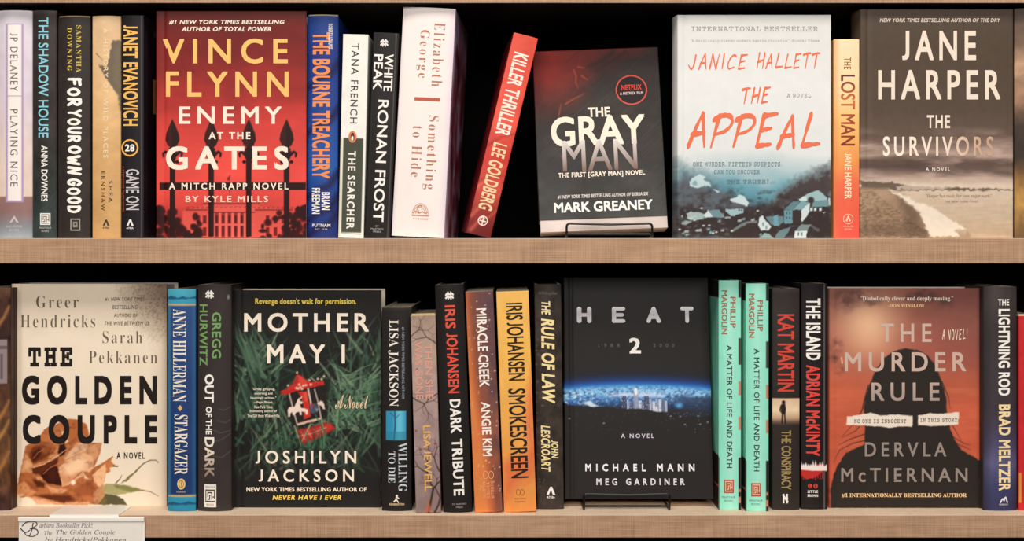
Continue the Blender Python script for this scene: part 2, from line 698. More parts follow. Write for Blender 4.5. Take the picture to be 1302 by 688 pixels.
    def fit(b, v, bx, orient='h'):
        """fit 2-D outline points into the photo box"""
        x0, y0, x1, y1 = bx
        lo, hi = v.min(0), v.max(0)
        n = (v - lo) / np.maximum(hi - lo, 1e-9)
        cx, cy = b._unlean((x0 + x1) / 2, (y0 + y1) / 2)
        w, h = x1 - x0, y1 - y0
        if orient == 'h':
            return np.stack([cx - w / 2 + n[:, 0] * w, cy + h / 2 - n[:, 1] * h, v[:, 2]], 1)
        return np.stack([cx - w / 2 + n[:, 1] * w, cy - h / 2 + n[:, 0] * h, v[:, 2]], 1)

    def text(b, role, t, st, colour, bx, orient=None, off=0.0, sp=1.0, grad=None, shear=0.0):
        orient = orient or ('h' if b.face else 'v')
        big = (bx[2] - bx[0]) * (bx[3] - bx[1]) > 1500
        v, f = text_polys(t, st, off, sp, 4 if big else 2)
        if shear:
            v[:, 0] += v[:, 1] * shear
        b._put(role, b.fit(v, bx, orient), f, colour, grad)
        return b

    def brush(b, role, t, colour, bx, w, orient=None, grad=None, **kw):
        orient = orient or ('h' if b.face else 'v')
        sl = kw.pop('shear', 0)
        v, f = brush_text(t, w, **kw)
        v[:, 0] += v[:, 1] * sl
        b._put(role, b.fit(v, bx, orient), f, colour, grad)
        return b

    def shape(b, role, pts, colour):
        cx = sum(p[0] for p in pts) / len(pts)
        cy = sum(p[1] for p in pts) / len(pts)
        ux, uy = b._unlean(cx, cy)
        b._put(role, [(x + ux - cx, y + uy - cy) for x, y in pts], [tuple(range(len(pts)))], colour)
        return b

    def rect(b, role, x0, y0, x1, y1, colour):
        return b.shape(role, [(x0, y0), (x1, y0), (x1, y1), (x0, y1)], colour)

    def disc(b, role, cx, cy, rx, ry, colour, n=24):
        return b.shape(role, [(cx + rx * math.cos(2 * math.pi * i / n), cy + ry * math.sin(2 * math.pi * i / n)) for i in range(n)], colour)

    def ring(b, role, cx, cy, rx, ry, w, colour, n=28, a0=0, a1=360):
        ux, uy = b._unlean(cx, cy)
        V, F = [], []
        for i in range(n + 1):
            a = math.radians(a0 + (a1 - a0) * i / n)
            V += [(ux + rx * math.cos(a), uy + ry * math.sin(a)), (ux + (rx - w) * math.cos(a), uy + (ry - w) * math.sin(a))]
        for i in range(n):
            F.append((2 * i, 2 * i + 1, 2 * i + 3, 2 * i + 2))
        b._put(role, V, F, colour)
        return b

    def strokes(b, role, lines, w, colour):
        """pen strokes given in photo pixels"""
        v, f = stroke_polys(lines, w, 0.1, 1.0, 2)
        c = v.mean(0)
        ux, uy = b._unlean(c[0], c[1])
        b._put(role, v + [ux - c[0], uy - c[1], 0], f, colour)
        return b

    # geometry ------------------------------------------------------
    def surf_y(b, u):
        """bulge of the spine at u (metres from the middle)"""
        q = np.clip(np.abs(u) / (b.T / 2), 0, 1)
        return -b.bulge * (1 - q ** 2)

    def profile(b):
        """outline from the back board's fore-edge round the spine to the front board's fore-edge: (x, y, nx, ny, which, index)"""
        T, Wd = b.T, b.Wd
        pts = []

        def dent(y):
            return 0.0007 * np.exp(-((y - 0.0075) / 0.0022) ** 2) if b.hard else 0.0
        nb = b.art_back.X.shape[1] if b.art_back else 0
        ys = np.linspace(Wd, 0.0, nb) if nb else [Wd, Wd * .5, 0.014, 0.010, 0.0075, 0.005, 0.002, 0.0]
        for i, y in enumerate(ys):
            pts.append((-T / 2 + dent(y), y, 'b', nb - 1 - i))
        ns = b.art_spine.X.shape[1] if b.art_spine else (17 if b.hard else 5)
        for i in range(ns):
            u = -T / 2 + T * i / (ns - 1)
            pts.append((u, float(b.surf_y(u)), 's', i))
        nf = b.art_front.X.shape[1] if b.art_front else 0
        ys = np.linspace(0, Wd, nf) if nf else [0.0, 0.002, 0.005, 0.0075, 0.010, 0.014, Wd * .5, Wd]
        for i, y in enumerate(ys):
            pts.append((T / 2 - dent(y), y, 'f', i))
        # drop the doubled corner points
        out = [pts[0]]
        for p in pts[1:]:
            if abs(p[0] - out[-1][0]) + abs(p[1] - out[-1][1]) < 1e-7:
                if p[2] == 'f' and b.art_front or (p[2] == 's' and not b.art_back):
                    out[-1] = p
                continue
            out.append(p)
        return out

    def build(b):
        pr = b.profile()
        n = len(pr)
        art = [b.art_spine, b.art_front, b.art_back]
        nr = b.rows() if any(a is not None for a in art) else 2
        xy = np.array([(p[0], p[1]) for p in pr])
        tg = np.gradient(xy, axis=0)
        nm = np.stack([-tg[:, 1], tg[:, 0]], 1)
        nm /= np.linalg.norm(nm, axis=1)[:, None] + 1e-12
        th = 0.0026 if b.hard else 0.0005
        # inner side: straight inset
        inner = np.clip(xy, [-b.T / 2 + th, -9], [b.T / 2 - th, b.Wd])
        inner[:, 1] = np.where([p[2] == 's' for p in pr], np.minimum(xy[:, 1] + th, th), np.maximum(xy[:, 1], th))
        zs = np.linspace(0, b.H, nr)
        verts = np.zeros((nr * n + 2 * n, 3))
        verts[:nr * n, :2] = np.tile(xy, (nr, 1))
        verts[:nr * n, 2] = np.repeat(zs, n)
        verts[nr * n:nr * n + n, :2] = inner
        verts[nr * n + n:, :2] = inner
        verts[nr * n + n:, 2] = b.H
        cols = np.zeros((nr, n, 3))
        for i, (x, y, w, j) in enumerate(pr):
            a = {'s': b.art_spine, 'f': b.art_front, 'b': b.art_back}[w]
            if a is not None:
                cols[:, i] = a.C[:, j]
            elif w == 's' or b.face:
                cols[:, i] = b.art_front.C[:, 0] if (b.art_front is not None and b.face) else b.base
            else:
                cols[:, i] = b.side_c
        lc = np.ones((nr * n + 2 * n, 4))
        lc[:nr * n, :3] = lin(cols.reshape(-1, 3)) ** 1.07
        lc[nr * n:, :3] = lin((225, 215, 200))
        I = np.arange(nr - 1)[:, None] * n + np.arange(n - 1)[None, :]
        quads = np.stack([I, I + 1, I + 1 + n, I + n], -1).reshape(-1, 4)
        j = np.arange(n - 1)
        ib, it, ob, ot = nr * n + j, nr * n + n + j, j, (nr - 1) * n + j
        inn = np.stack([ib, it, it + 1, ib + 1], -1)
        bot = np.stack([ob, ib, ib + 1, ob + 1], -1)
        top = np.stack([ot, ot + 1, it + 1, it], -1)
        faces = np.concatenate([quads, inn, bot, top])
        flat = faces.tolist()
        flat.append([0, (nr - 1) * n, nr * n + n, nr * n] if nr == 2 else [r * n for r in range(nr)] + [nr * n + n, nr * n])
        e = n - 1
        flat.append([nr * n + e, nr * n + n + e] + [r * n + e for r in range(nr - 1, -1, -1)])
        me = bpy.data.meshes.new('cover')
        me.from_pydata(verts.tolist(), [], flat)
        ca = me.color_attributes.new('ink', 'FLOAT_COLOR', 'POINT')
        ca.data.foreach_set('color', lc.astype(np.float32).ravel())
        sm = np.zeros(len(me.polygons), bool)
        sm[:len(quads)] = True
        me.polygons.foreach_set('use_smooth', sm)
        # sharp where the spine meets the boards is left smooth: paper jackets round there
        me.update()
        link('cover', me, b.mat, b.root)
        # page block
        bm = bmesh.new()
        ov = 0.003 if b.hard else 0.0
        e = 0.0001
        box(bm, -b.T / 2 + th + e, b.T / 2 - th - e, th + 0.0004, b.Wd - ov - 0.0002, max(ov * 0.6, 0.0002) - b.gap, b.H - max(ov * 0.6, 0.0002))
        # rounded back of the block and hollow fore-edge
        if b.hard and b.T > 0.02:
            bmesh.ops.subdivide_edges(bm, edges=[q for q in bm.edges if abs((q.verts[0].co - q.verts[1].co).x) > 0.004], cuts=6)
            for v in bm.verts:
                if v.co.y > b.Wd / 2:
                    v.co.y -= 0.003 * (1 - min(1, abs(v.co.x) / (b.T / 2)) ** 2)
        bm_obj('pages', bm, b.pages_mat, b.root)
        # lettering and emblems
        for role, (V, F, Cc) in b.letters.items():
            b._letter_mesh(ROLE[role.split('_')[0]], V, F, Cc)
        return b

    def _letter_mesh(b, name, V, F, Cc):
        V = np.array(V, float)
        me = bpy.data.meshes.new(name)
        if b.face:
            a = (V[:, 0] - b.x0) * b.k
        else:
            a = (V[:, 0] - b.bc) * b.k
        z = (b.y1 - V[:, 1]) * b.sy
        co = np.stack([a, z, V[:, 2] * 5e-6], 1)
        lc = np.ones((len(V), 4))
        lc[:, :3] = lin(np.array(Cc, float))
        me.from_pydata(co.tolist(), [], F)
        ca = me.color_attributes.new('ink', 'FLOAT_COLOR', 'POINT')
        ca.data.foreach_set('color', lc.astype(np.float32).ravel())
        if not b.face and b.bulge > 0.0001:
            bm = bmesh.new()
            bm.from_mesh(me)
            for i in range(1, 16):
                u = -b.T / 2 + b.T * i / 16
                bmesh.ops.bisect_plane(bm, geom=bm.verts[:] + bm.edges[:] + bm.faces[:], plane_co=(u, 0, 0), plane_no=(1, 0, 0), dist=1e-6)
            bm.to_mesh(me)
            bm.free()
        c = np.empty(len(me.vertices) * 3)
        me.vertices.foreach_get('co', c)
        c = c.reshape(-1, 3)
        eps = 0.00016
        # later printing lies a few microns over earlier printing
        if b.face:
            dn = np.where(c[:, 0] < 0.02, 0.0007 * np.exp(-((c[:, 0] - 0.0075) / 0.0022) ** 2), 0) * (1 if b.hard else 0)
            out = np.stack([b.T / 2 + eps + c[:, 2] - dn, c[:, 0], c[:, 1]], 1)
        else:
            out = np.stack([c[:, 0], b.surf_y(c[:, 0]) - eps - c[:, 2], c[:, 1]], 1)
        me.vertices.foreach_set('co', out.ravel())
        # all printed faces look outwards
        me.update()
        bm = bmesh.new()
        bm.from_mesh(me)
        want = Vector((1, 0, 0)) if b.face else Vector((0, -1, 0))
        bm.normal_update()
        flip = [f for f in bm.faces if f.normal.dot(want) < 0]
        if flip:
            bmesh.ops.reverse_faces(bm, faces=flip)
        bm.to_mesh(me)
        bm.free()
        link(name, me, M_INK, b.root)

    # stock emblems ---------------------------------------------------
    def maze(b, cx, cy, w, h, colour, gap_colour=None):
        """small square maze mark"""
        r = 'e'
        x0, y0 = cx - w / 2, cy - h / 2
        if gap_colour:
            b.rect(r, x0, y0, x0 + w, y0 + h, colour)
            colour = gap_colour
            x0, y0, w, h = x0 + w * .12, y0 + h * .1, w * .76, h * .8
        t = w * .1
        X = lambda a: x0 + a * w
        Y = lambda a: y0 + a * h
        ink = 'p' if gap_colour else 'e'
        for (a, c, d, e) in [(0, 0, 1, .1), (0, 0, .1, 1), (.9, 0, 1, .75), (0, .9, 1, 1), (.2, .2, .72, .3), (.2, .2, .3, .62), (.62, .2, .72, .8),
                             (.2, .72, .5, .82), (.4, .42, .5, .82), (.75, .55, .92, .64), (.42, .42, .58, .5)]:
            b.rect(ink, X(a), Y(c), X(d), Y(e), colour)
        return b

    def knot(b, cx, cy, s, colour):
        """two wavy bars side by side"""
        for dy in (-.22, .22):
            b.strokes('e', [[(cx - s * .5, cy + dy * s + s * .12), (cx - s * .25, cy + dy * s - s * .14), (cx, cy + dy * s + s * .05), (cx + s * .25, cy + dy * s - s * .14), (cx + s * .5, cy + dy * s + s * .1)]], s * .26, colour)
        for dx in (-.2, .2):
            b.strokes('e', [[(cx + dx * s, cy - s * .5), (cx + dx * s, cy + s * .5)]], s * .2, colour)
        return b

    def peak(b, cx, cy, s, colour):
        """letter A without a crossbar over a tiny line of type"""
        b.shape('e', [(cx - s * .5, cy + s * .4), (cx - s * .05, cy - s * .6), (cx + s * .2, cy - s * .6), (cx + s * .6, cy + s * .4), (cx + s * .28, cy + s * .4), (cx + s * .06, cy - s * .25), (cx - s * .22, cy + s * .4)], colour)
        b.text('p', 'ATRIA', 'B', colour, (cx - s * .5, cy + s * .58, cx + s * .55, cy + s * .86), 'h')
        return b

    def headband(b, colour_mat=None):
        bm = bmesh.new()
        n = 14
        ring = []
        for i in range(n + 1):
            u = (-.5 + i / n) * b.T * .94
            y = float(b.surf_y(u)) + 0.0035
            ring.append((u, y))
        pts = [(u, y, b.H + 0.0006) for u, y in ring]
        tube(bm, pts, 0.0013, n=6, corner=0.001)
        bm_obj('headband', bm, colour_mat or M_BAND, b.root)


# ------------------------------------------------------------------ the bookcase
PLANK_T = 32 * P
case = bpy.data.objects.new('bookcase', None)
COL.objects.link(case)
case.location = (0, 0, 0)
tag(case, 'wooden bookcase with woven grain shelf boards and a black back, holding all the books', 'bookcase')
CW = 0.80


def shelf_board(z_top, thick=PLANK_T):
    bm = bmesh.new()
    box(bm, -CW, CW, 0.0, 0.262, z_top - thick, z_top, 0.0007)
    bmesh.ops.recalc_face_normals(bm, faces=bm.faces[:])
    for f in bm.faces:                        # underside coloured black for shade, top coloured paler for light from above
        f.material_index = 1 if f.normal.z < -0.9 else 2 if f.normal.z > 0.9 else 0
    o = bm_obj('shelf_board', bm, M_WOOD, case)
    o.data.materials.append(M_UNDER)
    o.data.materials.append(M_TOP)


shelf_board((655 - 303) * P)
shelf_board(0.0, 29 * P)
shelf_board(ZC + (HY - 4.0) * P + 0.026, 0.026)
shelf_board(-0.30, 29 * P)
bm = bmesh.new()
box(bm, -CW, CW, 0.2622, 0.272, -0.33, 0.56)
bm_obj('back_panel', bm, M_BACK, case)
for sx in (-1, 1):
    bm = bmesh.new()
    box(bm, sx * (CW + 0.0122) - 0.012, sx * (CW + 0.0122) + 0.012, 0.0, 0.272, -0.33, 0.56, 0.0007)
    bm_obj('side_panel', bm, M_WOOD, case)

WHITE = (248, 242, 234)
CREAM = (250, 234, 214)

# ================================================================== UPPER SHELF
# --- lavender spine at the left end
b = Book('hardcover_book', 'pale lavender spine with a white title panel, leftmost on the upper shelf', 1, -3, 39.5, 13, 0.012, depth=0.15, base=(222, 214, 224))
a = b.spine()
a.grad([(13, (226, 219, 226)), (120, (222, 208, 218)), (200, (232, 212, 202)), (249, (236, 214, 198)), (251, (160, 124, 118)), (270, (150, 118, 116)), (286, (142, 142, 148)), (302, (164, 172, 178))])
a.mottle(.06, 14, 22, 3)
a.rect(7, 30, 29.5, 257, (182, 160, 196)).rect(9.5, 31, 27, 255, (248, 238, 232))
a.rect(9.5, 121.5, 27, 122.5, (170, 160, 176))
a.line([(-3, 14), (39, 14)], 2, (244, 236, 238), .6)
b.text('a', 'JP DELANEY', 'S', (112, 104, 108), (13, 42, 22.5, 116), sp=1.25).text('t', 'PLAYING NICE', 'S', (112, 104, 108), (13, 139, 22.5, 237), sp=1.25)
b.shape('e', [(12, 283), (18, 274), (24, 283), (21, 283), (18, 278), (15, 283)], (205, 190, 190))
b.text('p', 'BALLANTINE', 'S', (200, 192, 194), (8, 286.5, 28, 289.5), 'h').text('p', 'BOOKS', 'S', (200, 192, 194), (12, 291, 24, 294), 'h')
b.build()

# --- grey spine with blue title
b = Book('hardcover_book', 'dark grey spine with pale blue title, right of the lavender spine', 1, 41, 71, 13, 0.012, base=(62, 55, 53))
a = b.spine()
a.grad([(13, (82, 74, 72)), (20, (64, 56, 54)), (150, (56, 50, 48)), (230, (54, 56, 54)), (290, (62, 72, 70))]).mottle(.25, 10, 16, 5)
for i in range(14):
    random.seed(i)
    x, y = 62 + random.random() * 8, 205 + random.random() * 70
    a.line([(70, y - 8), (x, y), (x - 8, y + 14)], .5, (92, 100, 92), .4)
b.text('t', 'THE SHADOW HOUSE', 'S', (142, 206, 222), (48.5, 22, 61.5, 175), off=.012)
b.text('a', 'ANNA DOWNES', 'S', WHITE, (52.5, 185, 60.5, 256), off=.014)
b.maze(57.5, 278.5, 13, 15, (238, 232, 222), (120, 112, 104))
b.text('p', 'MINOTAUR', 'S', (200, 196, 190), (50, 288.5, 65, 291), 'h').text('p', 'BOOKS', 'S', (200, 196, 190), (53, 292.5, 62, 295), 'h')
b.build()

# --- dark spine with white hand-painted title
b = Book('hardcover_book', 'dark spine with yellow capitals and a white hand-painted title', 1, 72.5, 113.5, 21.5, 0.012, base=(58, 51, 48))
a = b.spine().mottle(.12, 8, 12, 8)
b.text('a', 'SAMANTHA', 'SB', (214, 184, 74), (97, 32, 103, 92), sp=1.3).text('a', 'DOWNING', 'SB', (214, 184, 74), (85.5, 35, 91.5, 90), sp=1.3)
for t, y0, y1 in (('FOR', 99, 135), ('YOUR', 139, 181), ('OWN', 185, 223), ('GOOD', 227, 271)):
    b.brush('t', t, (250, 244, 236), (85, y0, 104, y1), .30, taper=.12, wide=.72, gap=.36, jitter=.08)
b.rect('e', 89.5, 278, 102, 293.5, (158, 150, 142)).rect('e', 91, 279.5, 100.5, 292, (58, 51, 48)).rect('e', 93, 282, 98.5, 289, (150, 142, 134)).rect('e', 94.5, 284.2, 97.2, 286.4, (58, 51, 48))
b.headband()
b.build()

# --- tan spine with a dark mountain
b = Book('hardcover_book', 'tan spine with a dark mountain peak and faint cream title', 1, 116.5, 152.5, 20, 0.012, base=(224, 184, 134))
a = b.spine()
a.grad([(20, (230, 196, 156)), (120, (232, 192, 142)), (220, (216, 172, 116)), (300, (208, 166, 112))]).mottle(.07, 16, 10, 11)
mt = [(143, 50), (146.5, 52), (149, 50), (153, 53), (153, 142), (150.5, 136), (149.5, 122), (144, 112), (139, 106), (133, 98), (129, 88), (125, 81), (131, 85), (136, 86), (138, 78), (140, 66)]
a.poly(mt, (112, 100, 84), .95, .9, 1.6, 4)
a.poly([(147, 60), (153, 55), (153, 138), (148, 112), (144, 100)], (132, 120, 98), .6, 3, 2)
a.line([(122, 68), (127, 73), (132, 78)], 1.4, (122, 110, 92), .9, .4)
b.text('t', 'A HISTORY OF WILD PLACES', 'S', (244, 218, 180), (131.5, 36, 137.5, 201), sp=1.35, off=.008)
b.text('a', 'SHEA', 'S', (86, 66, 46), (138, 230, 143, 257), sp=1.5, off=.01).text('a', 'ERNSHAW', 'S', (86, 66, 46), (128.5, 218, 133.5, 268), sp=1.5, off=.01)
b.peak(134.5, 284, 8, (74, 60, 48))
b.build()

# --- black spine with gold condensed capitals
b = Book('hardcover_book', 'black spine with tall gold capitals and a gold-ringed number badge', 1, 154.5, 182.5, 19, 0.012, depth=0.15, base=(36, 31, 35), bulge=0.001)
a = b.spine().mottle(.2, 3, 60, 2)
a.line([(179.6, 20), (179.6, 301)], 1.0, (120, 112, 116), .8).line([(174.5, 20), (174.5, 301)], .5, (70, 62, 64), .5)  # pale grey line is a highlight painted along the hinge
f = b.front()
f.grad([(0, (44, 36, 42)), (60, (58, 34, 52)), (190, (40, 28, 38))], 'x').mottle(.2, 20, 30, 4)
f.rect(40, 95, 120, 140, (236, 178, 108)).rect(52, 98, 110, 136, (44, 30, 36)).rect(66, 104, 100, 132, (204, 140, 80), .7)
f.rect(44, 32, 90, 40, (130, 122, 124), .8).line([(70, 210), (100, 232), (84, 250)], 4, (120, 104, 130), .6)
b.text('a', 'JANET EVANOVICH', 'B', (242, 186, 98), (156.5, 32, 175.5, 160))
b.ring('n', 165, 188, 11, 11, 2, (242, 178, 84)).text('n', '28', 'B', WHITE, (158.8, 183.5, 171.2, 192.5), 'h')
b.text('t', 'GAME ON', 'S', (206, 202, 204), (160, 215, 177, 267), off=.012)
b.text('b', 'A STEPHANIE PLUM NOVEL', 'S', (190, 84, 60), (155.6, 211, 157.8, 270))
b.peak(165, 284, 8.5, (238, 232, 230))
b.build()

# --- red face-out cover with iron fence spears
b = Book('hardcover_book', 'red face-out hardcover with black fence spears and gold capitals', 1, 199, 389, 14, 0.010, thick=0.036, face=True, base=(120, 36, 32))
a = b.front()
a.grad([(14, (96, 32, 28)), (45, (132, 38, 34)), (80, (156, 46, 42)), (125, (192, 60, 54)), (165, (222, 76, 68)), (235, (236, 86, 76)), (262, (220, 76, 68)), (301, (150, 46, 42))])
a.mottle(.10, 60, 26, 21)
a.blend(a.noise(40, 18, 5) * np.interp(a.Y, [14, 120, 200], [.5, .4, 0]), (88, 26, 24))
dk = (38, 16, 16)
# the white mansion behind the fence
a.poly([(232, 268), (258, 262), (262, 256), (326, 256), (330, 262), (372, 268), (372, 302), (232, 302)], (226, 92, 82), 1, 1)
a.rect(236, 266, 372, 268, (120, 36, 36), .7).rect(258, 258, 330, 260, (130, 40, 40), .7)
for x in range(238, 372, 6):
    a.rect(x, 263, x + 3, 265, (120, 36, 36), .45)
for x in (250, 258, 338, 348, 358):
    a.rect(x, 274, x + 4.5, 284, (108, 30, 32), .9).rect(x, 289, x + 4.5, 300, (108, 30, 32), .9)
a.rect(268, 268, 320, 302, (150, 46, 46), .9)
for x in (270, 278, 286, 294, 302, 310, 317):
    a.rect(x, 268, x + 3.4, 302, (238, 112, 98))
for x in (274, 282, 290, 298, 306, 313):
    a.rect(x, 274, x + 3, 283, (92, 26, 28)).rect(x, 288, x + 3, 300, (92, 26, 28))
a.rect(264, 284.5, 324, 287, (232, 104, 92)).rect(264, 264, 324, 270, (232, 100, 90)).rect(264, 269.5, 324, 270.6, (120, 36, 36))
a.line([(292, 223), (292, 256)], .7, dk, .7).poly([(289, 226), (293, 223), (292, 229), (289, 230)], (140, 44, 40))
rng = random.Random(3)
for cx, cy, rx, ry in ((228, 290, 28, 22), (212, 296, 16, 16), (355, 292, 26, 22), (378, 298, 14, 16), (240, 298, 16, 10), (385, 270, 8, 8), (203, 276, 6, 12)):
    for i in range(26):
        t, q = rng.random() * 6.3, rng.random() ** .5
        a.ell(cx + rx * q * math.cos(t), cy + ry * q * math.sin(t), 2 + rng.random() * 3.5, 2 + rng.random() * 3, (44 + rng.random() * 22, 17, 16), .9, .3)
a.rect(203, 232, 389, 241.5, (44, 18, 17))
for cx in (219.3, 268.6, 316.4, 364.5):
    a.rect(cx - 3.4, 195, cx + 3.4, 301, (48, 19, 18)).rect(cx - 3.4, 195, cx - 1.6, 301, dk)
    a.poly([(cx, 151), (cx + 4, 160), (cx + 8, 170), (cx + 9, 178), (cx + 6, 185), (cx + 2, 188), (cx - 2, 188), (cx - 6, 185), (cx - 9, 178), (cx - 8, 170), (cx - 4, 160)], (48, 21, 19))
    a.poly([(cx - 1, 154), (cx - 1, 187), (cx - 6, 184), (cx - 8, 177), (cx - 6, 168)], (70, 28, 25), .8)
    a.ell(cx, 190, 5, 3, dk).rect(cx - 6, 192, cx + 6, 196, dk).ell(cx, 200, 4.6, 4, dk)
    for s in (-1, 1):
        a.line([(cx + s * 3, 199), (cx + s * 9, 193), (cx + s * 12, 195), (cx + s * 11.5, 199)], 3.4, dk, 1, 2.6)
        a.ell(cx + s * 6, 206, 2.4, 2.2, dk)
b.text('b', '#1 NEW YORK TIMES BESTSELLING', 'BI', CREAM, (215, 25.5, 362, 31)).text('b', 'AUTHOR OF TOTAL POWER', 'BI', CREAM, (231, 34, 345, 40))
b.text('a', 'VINCE', 'S', (246, 194, 112), (207, 49, 366, 81), sp=1.42, off=.017).text('a', 'FLYNN', 'S', (246, 194, 112), (211, 91, 367, 123), sp=1.38, off=.017)
b.text('t', 'ENEMY', 'S', CREAM, (228, 135.5, 358, 157.5), sp=1.4, off=.016).text('t', 'AT THE', 'S', CREAM, (265.5, 168, 318.5, 177), sp=1.3, off=.022)
b.text('t', 'GATES', 'S', CREAM, (211, 186, 367, 216), sp=1.42, off=.028).text('b', 'A MITCH RAPP NOVEL', 'S', CREAM, (215, 232.5, 367, 241), sp=1.4, off=.025)
b.text('a', 'BY KYLE MILLS', 'S', (250, 214, 192), (236, 249, 341, 257), sp=1.25, off=.02)
b.build()

# --- blue spine with orange title
b = Book('hardcover_book', 'blue hardcover spine with tall orange title lettering', 1, 389.5, 428.5, 20, 0.016, lean=.25, base=(40, 66, 140))
a = b.spine()
a.grad([(20, (48, 78, 150)), (70, (38, 60, 132)), (140, (44, 74, 146)), (215, (46, 96, 168)), (240, (42, 74, 148)), (300, (40, 56, 120))])
for i in range(40):
    y = 24 + i * 5
    a.line([(388, y), (430, y - 26)], .8, (72, 104, 176), .28)
for y in (92, 150, 232, 262, 282):
    a.line([(388, y + 22), (402, y + 10), (418, y + 4), (430, y - 14)], 6, (36, 34, 74), .75, 9, 3)
b.text('t', 'THE BOURNE TREACHERY', 'B', (243, 146, 84), (397, 41, 419.5, 227), off=.01)
b.text('b', "ROBERT LUDLUM'S", 'B', (226, 222, 224), (417.5, 30, 422.8, 62))
b.text('a', 'BRIAN', 'B', WHITE, (409, 244.5, 419.2, 267)).text('a', 'FREEMAN', 'B', WHITE, (396.5, 239, 406.8, 272))
b.text('p', 'PUTNAM', 'B', (230, 226, 226), (397, 284.5, 420, 288.5), 'h').text('p', 'EST. 1838', 'S', (180, 180, 190), (401, 290.5, 416, 292.5), 'h')
b.headband()
b.build()

# --- white over olive paperback
b = Book('paperback_book', 'slim paperback spine, white upper half above an olive lower half', 1, 430, 462, 44, 0.010, hard=False, depth=0.13, lean=1.4, base=(242, 238, 230), mat=M_MATTE)
a = b.spine()
a.rect(430, 40, 462, 305, (244, 240, 232)).rect(433.5, 176, 459, 296, (84, 86, 74)).mottle(.03, 10, 10)
a.line([(433.5, 297), (459, 298)], 1, (120, 116, 100), .7).rect(430, 176, 432, 302, (226, 214, 176))
b.text('a', 'TANA FRENCH', 'S', (66, 60, 58), (446, 55, 455.5, 157), sp=1.2, off=.004)
b.disc('e', 448.2, 174, 5.2, 7.6, (226, 128, 82)).disc('e', 448.2, 174.8, 2.6, 5, (62, 50, 46)).disc('e', 448, 176, 1.5, 3.2, (246, 240, 232)).disc('e', 448.6, 170.6, 1.5, 1.8, (62, 50, 46))
b.text('t', 'THE SEARCHER', 'B', (246, 240, 230), (441.5, 192, 451.5, 291), sp=1.15)
b.build()

# --- black spine with thin white capitals
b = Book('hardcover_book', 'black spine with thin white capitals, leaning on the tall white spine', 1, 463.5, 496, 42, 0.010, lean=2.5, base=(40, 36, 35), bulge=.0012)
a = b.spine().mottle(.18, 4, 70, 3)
a.line([(492.6, 40), (492.6, 303)], .9, (128, 122, 120), .8).line([(466, 40), (466, 303)], .6, (84, 76, 74), .6)  # grey line by the right edge is a painted highlight
b.knot(488.6, 54.5, 8.5, (232, 226, 220))
b.text('t', 'WHITE', 'S', WHITE, (488.5, 69, 499.5, 116), off=.016).text('t', 'PEAK', 'S', WHITE, (475, 69, 486.5, 114), off=.016)
b.text('a', 'RONAN FROST', 'S', WHITE, (477.5, 127, 491, 282), off=.014)
for t, y in (('ST', 286.5), ("MARTIN'S", 290), ('PRESS', 293.5)):
    b.text('p', t, 'S', (176, 170, 166), (479.5 - len(t), y, 479.5 + len(t), y + 2.2), 'h')
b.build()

# --- tall white spine with copper serif lettering
b = Book('hardcover_book', 'tall thick white spine with copper serif lettering and red flowers on its side', 1, 497.5, 564.5, 11, 0.009, depth=0.15, lean=2.95, yaw=-2.8, base=(246, 234, 230), bulge=.0022)
a = b.spine()
a.grad([(497, (236, 220, 222)), (503, (248, 237, 231)), (556, (248, 236, 232)), (565, (236, 218, 228))], 'x').mottle(.015, 20, 30)
f = b.front()
f.grad([(0, (224, 206, 222)), (30, (190, 170, 196)), (190, (180, 160, 190))], 'x').mottle(.15, 24, 30, 3)
rng = random.Random(6)
for i in range(70):
    f.ell(26 + rng.random() * 170, 40 + rng.random() * 260, 8 + rng.random() * 16, 8 + rng.random() * 18, rng.choice([(128, 38, 48), (96, 30, 40), (150, 70, 84), (74, 30, 40)]), .6, .5)
b.text('a', 'Elizabeth', 'SB', (190, 124, 94), (550.5, 29, 564.5, 110), off=-.011, sp=1.3).text('a', 'George', 'SB', (190, 124, 94), (530, 38, 545.5, 99), off=-.011, sp=1.3)
b.rect('b', 527, 124, 560, 128.4, (192, 96, 76))
b.text('t', 'Something', 'SB', (190, 124, 94), (539.5, 147, 556, 241), off=-.011, sp=1.3).text('t', 'to Hide', 'SB', (190, 124, 94), (523.5, 160, 536.5, 225), off=-.011, sp=1.3)
for r in (10.5, 8.6, 6.4):
    b.ring('e', 534.5, 272, r, r + 3, .8, (214, 160, 130), 16, 180, 360)
b.strokes('e', [[(525, 271), (529, 269), (533, 271), (537, 269), (541, 271), (544, 269)]], 1.4, (206, 140, 108))
b.strokes('e', [[(524, 274), (545, 274)]], 1.6, (206, 140, 108)).strokes('e', [[(533, 270), (531, 264), (535, 261), (537, 266)]], 1.3, (206, 140, 108))
b.text('p', 'VIKING', 'S', (206, 140, 108), (525, 277, 544, 279.6), 'h', sp=1.5)
b.build()

# --- red spine leaning hard to the right
b = Book('hardcover_book', 'red-orange spine leaning steeply to the right against the dark gap', 1, 592, 624, 41.5, 0.012, depth=0.118, lean=13.4, yaw=5.0, base=(228, 88, 72), side_c=(120, 26, 30), bulge=.0012)
a = b.spine()
a.grad([(40, (226, 92, 74)), (110, (238, 98, 80)), (160, (236, 100, 82)), (200, (206, 70, 62)), (240, (220, 90, 76)), (275, (150, 58, 52)), (302, (112, 40, 40))]).mottle(.09, 14, 20, 7)
for x, y in ((592, 214), (594, 250), (597, 268)):
    a.line([(x, y + 30), (x + 9, y + 14), (x + 20, y + 8), (x + 32, y - 8)], 5, (236, 122, 96), .55, 1, 2)
a.line([(592, 190), (606, 176), (624, 166)], 4, (150, 44, 46), .5, 1, 2).line([(592, 236), (608, 224), (624, 222)], 5, (150, 44, 46), .5, 1, 2)
k = b.back()
k.fill((128, 28, 32)).mottle(.3, 20, 30, 5)
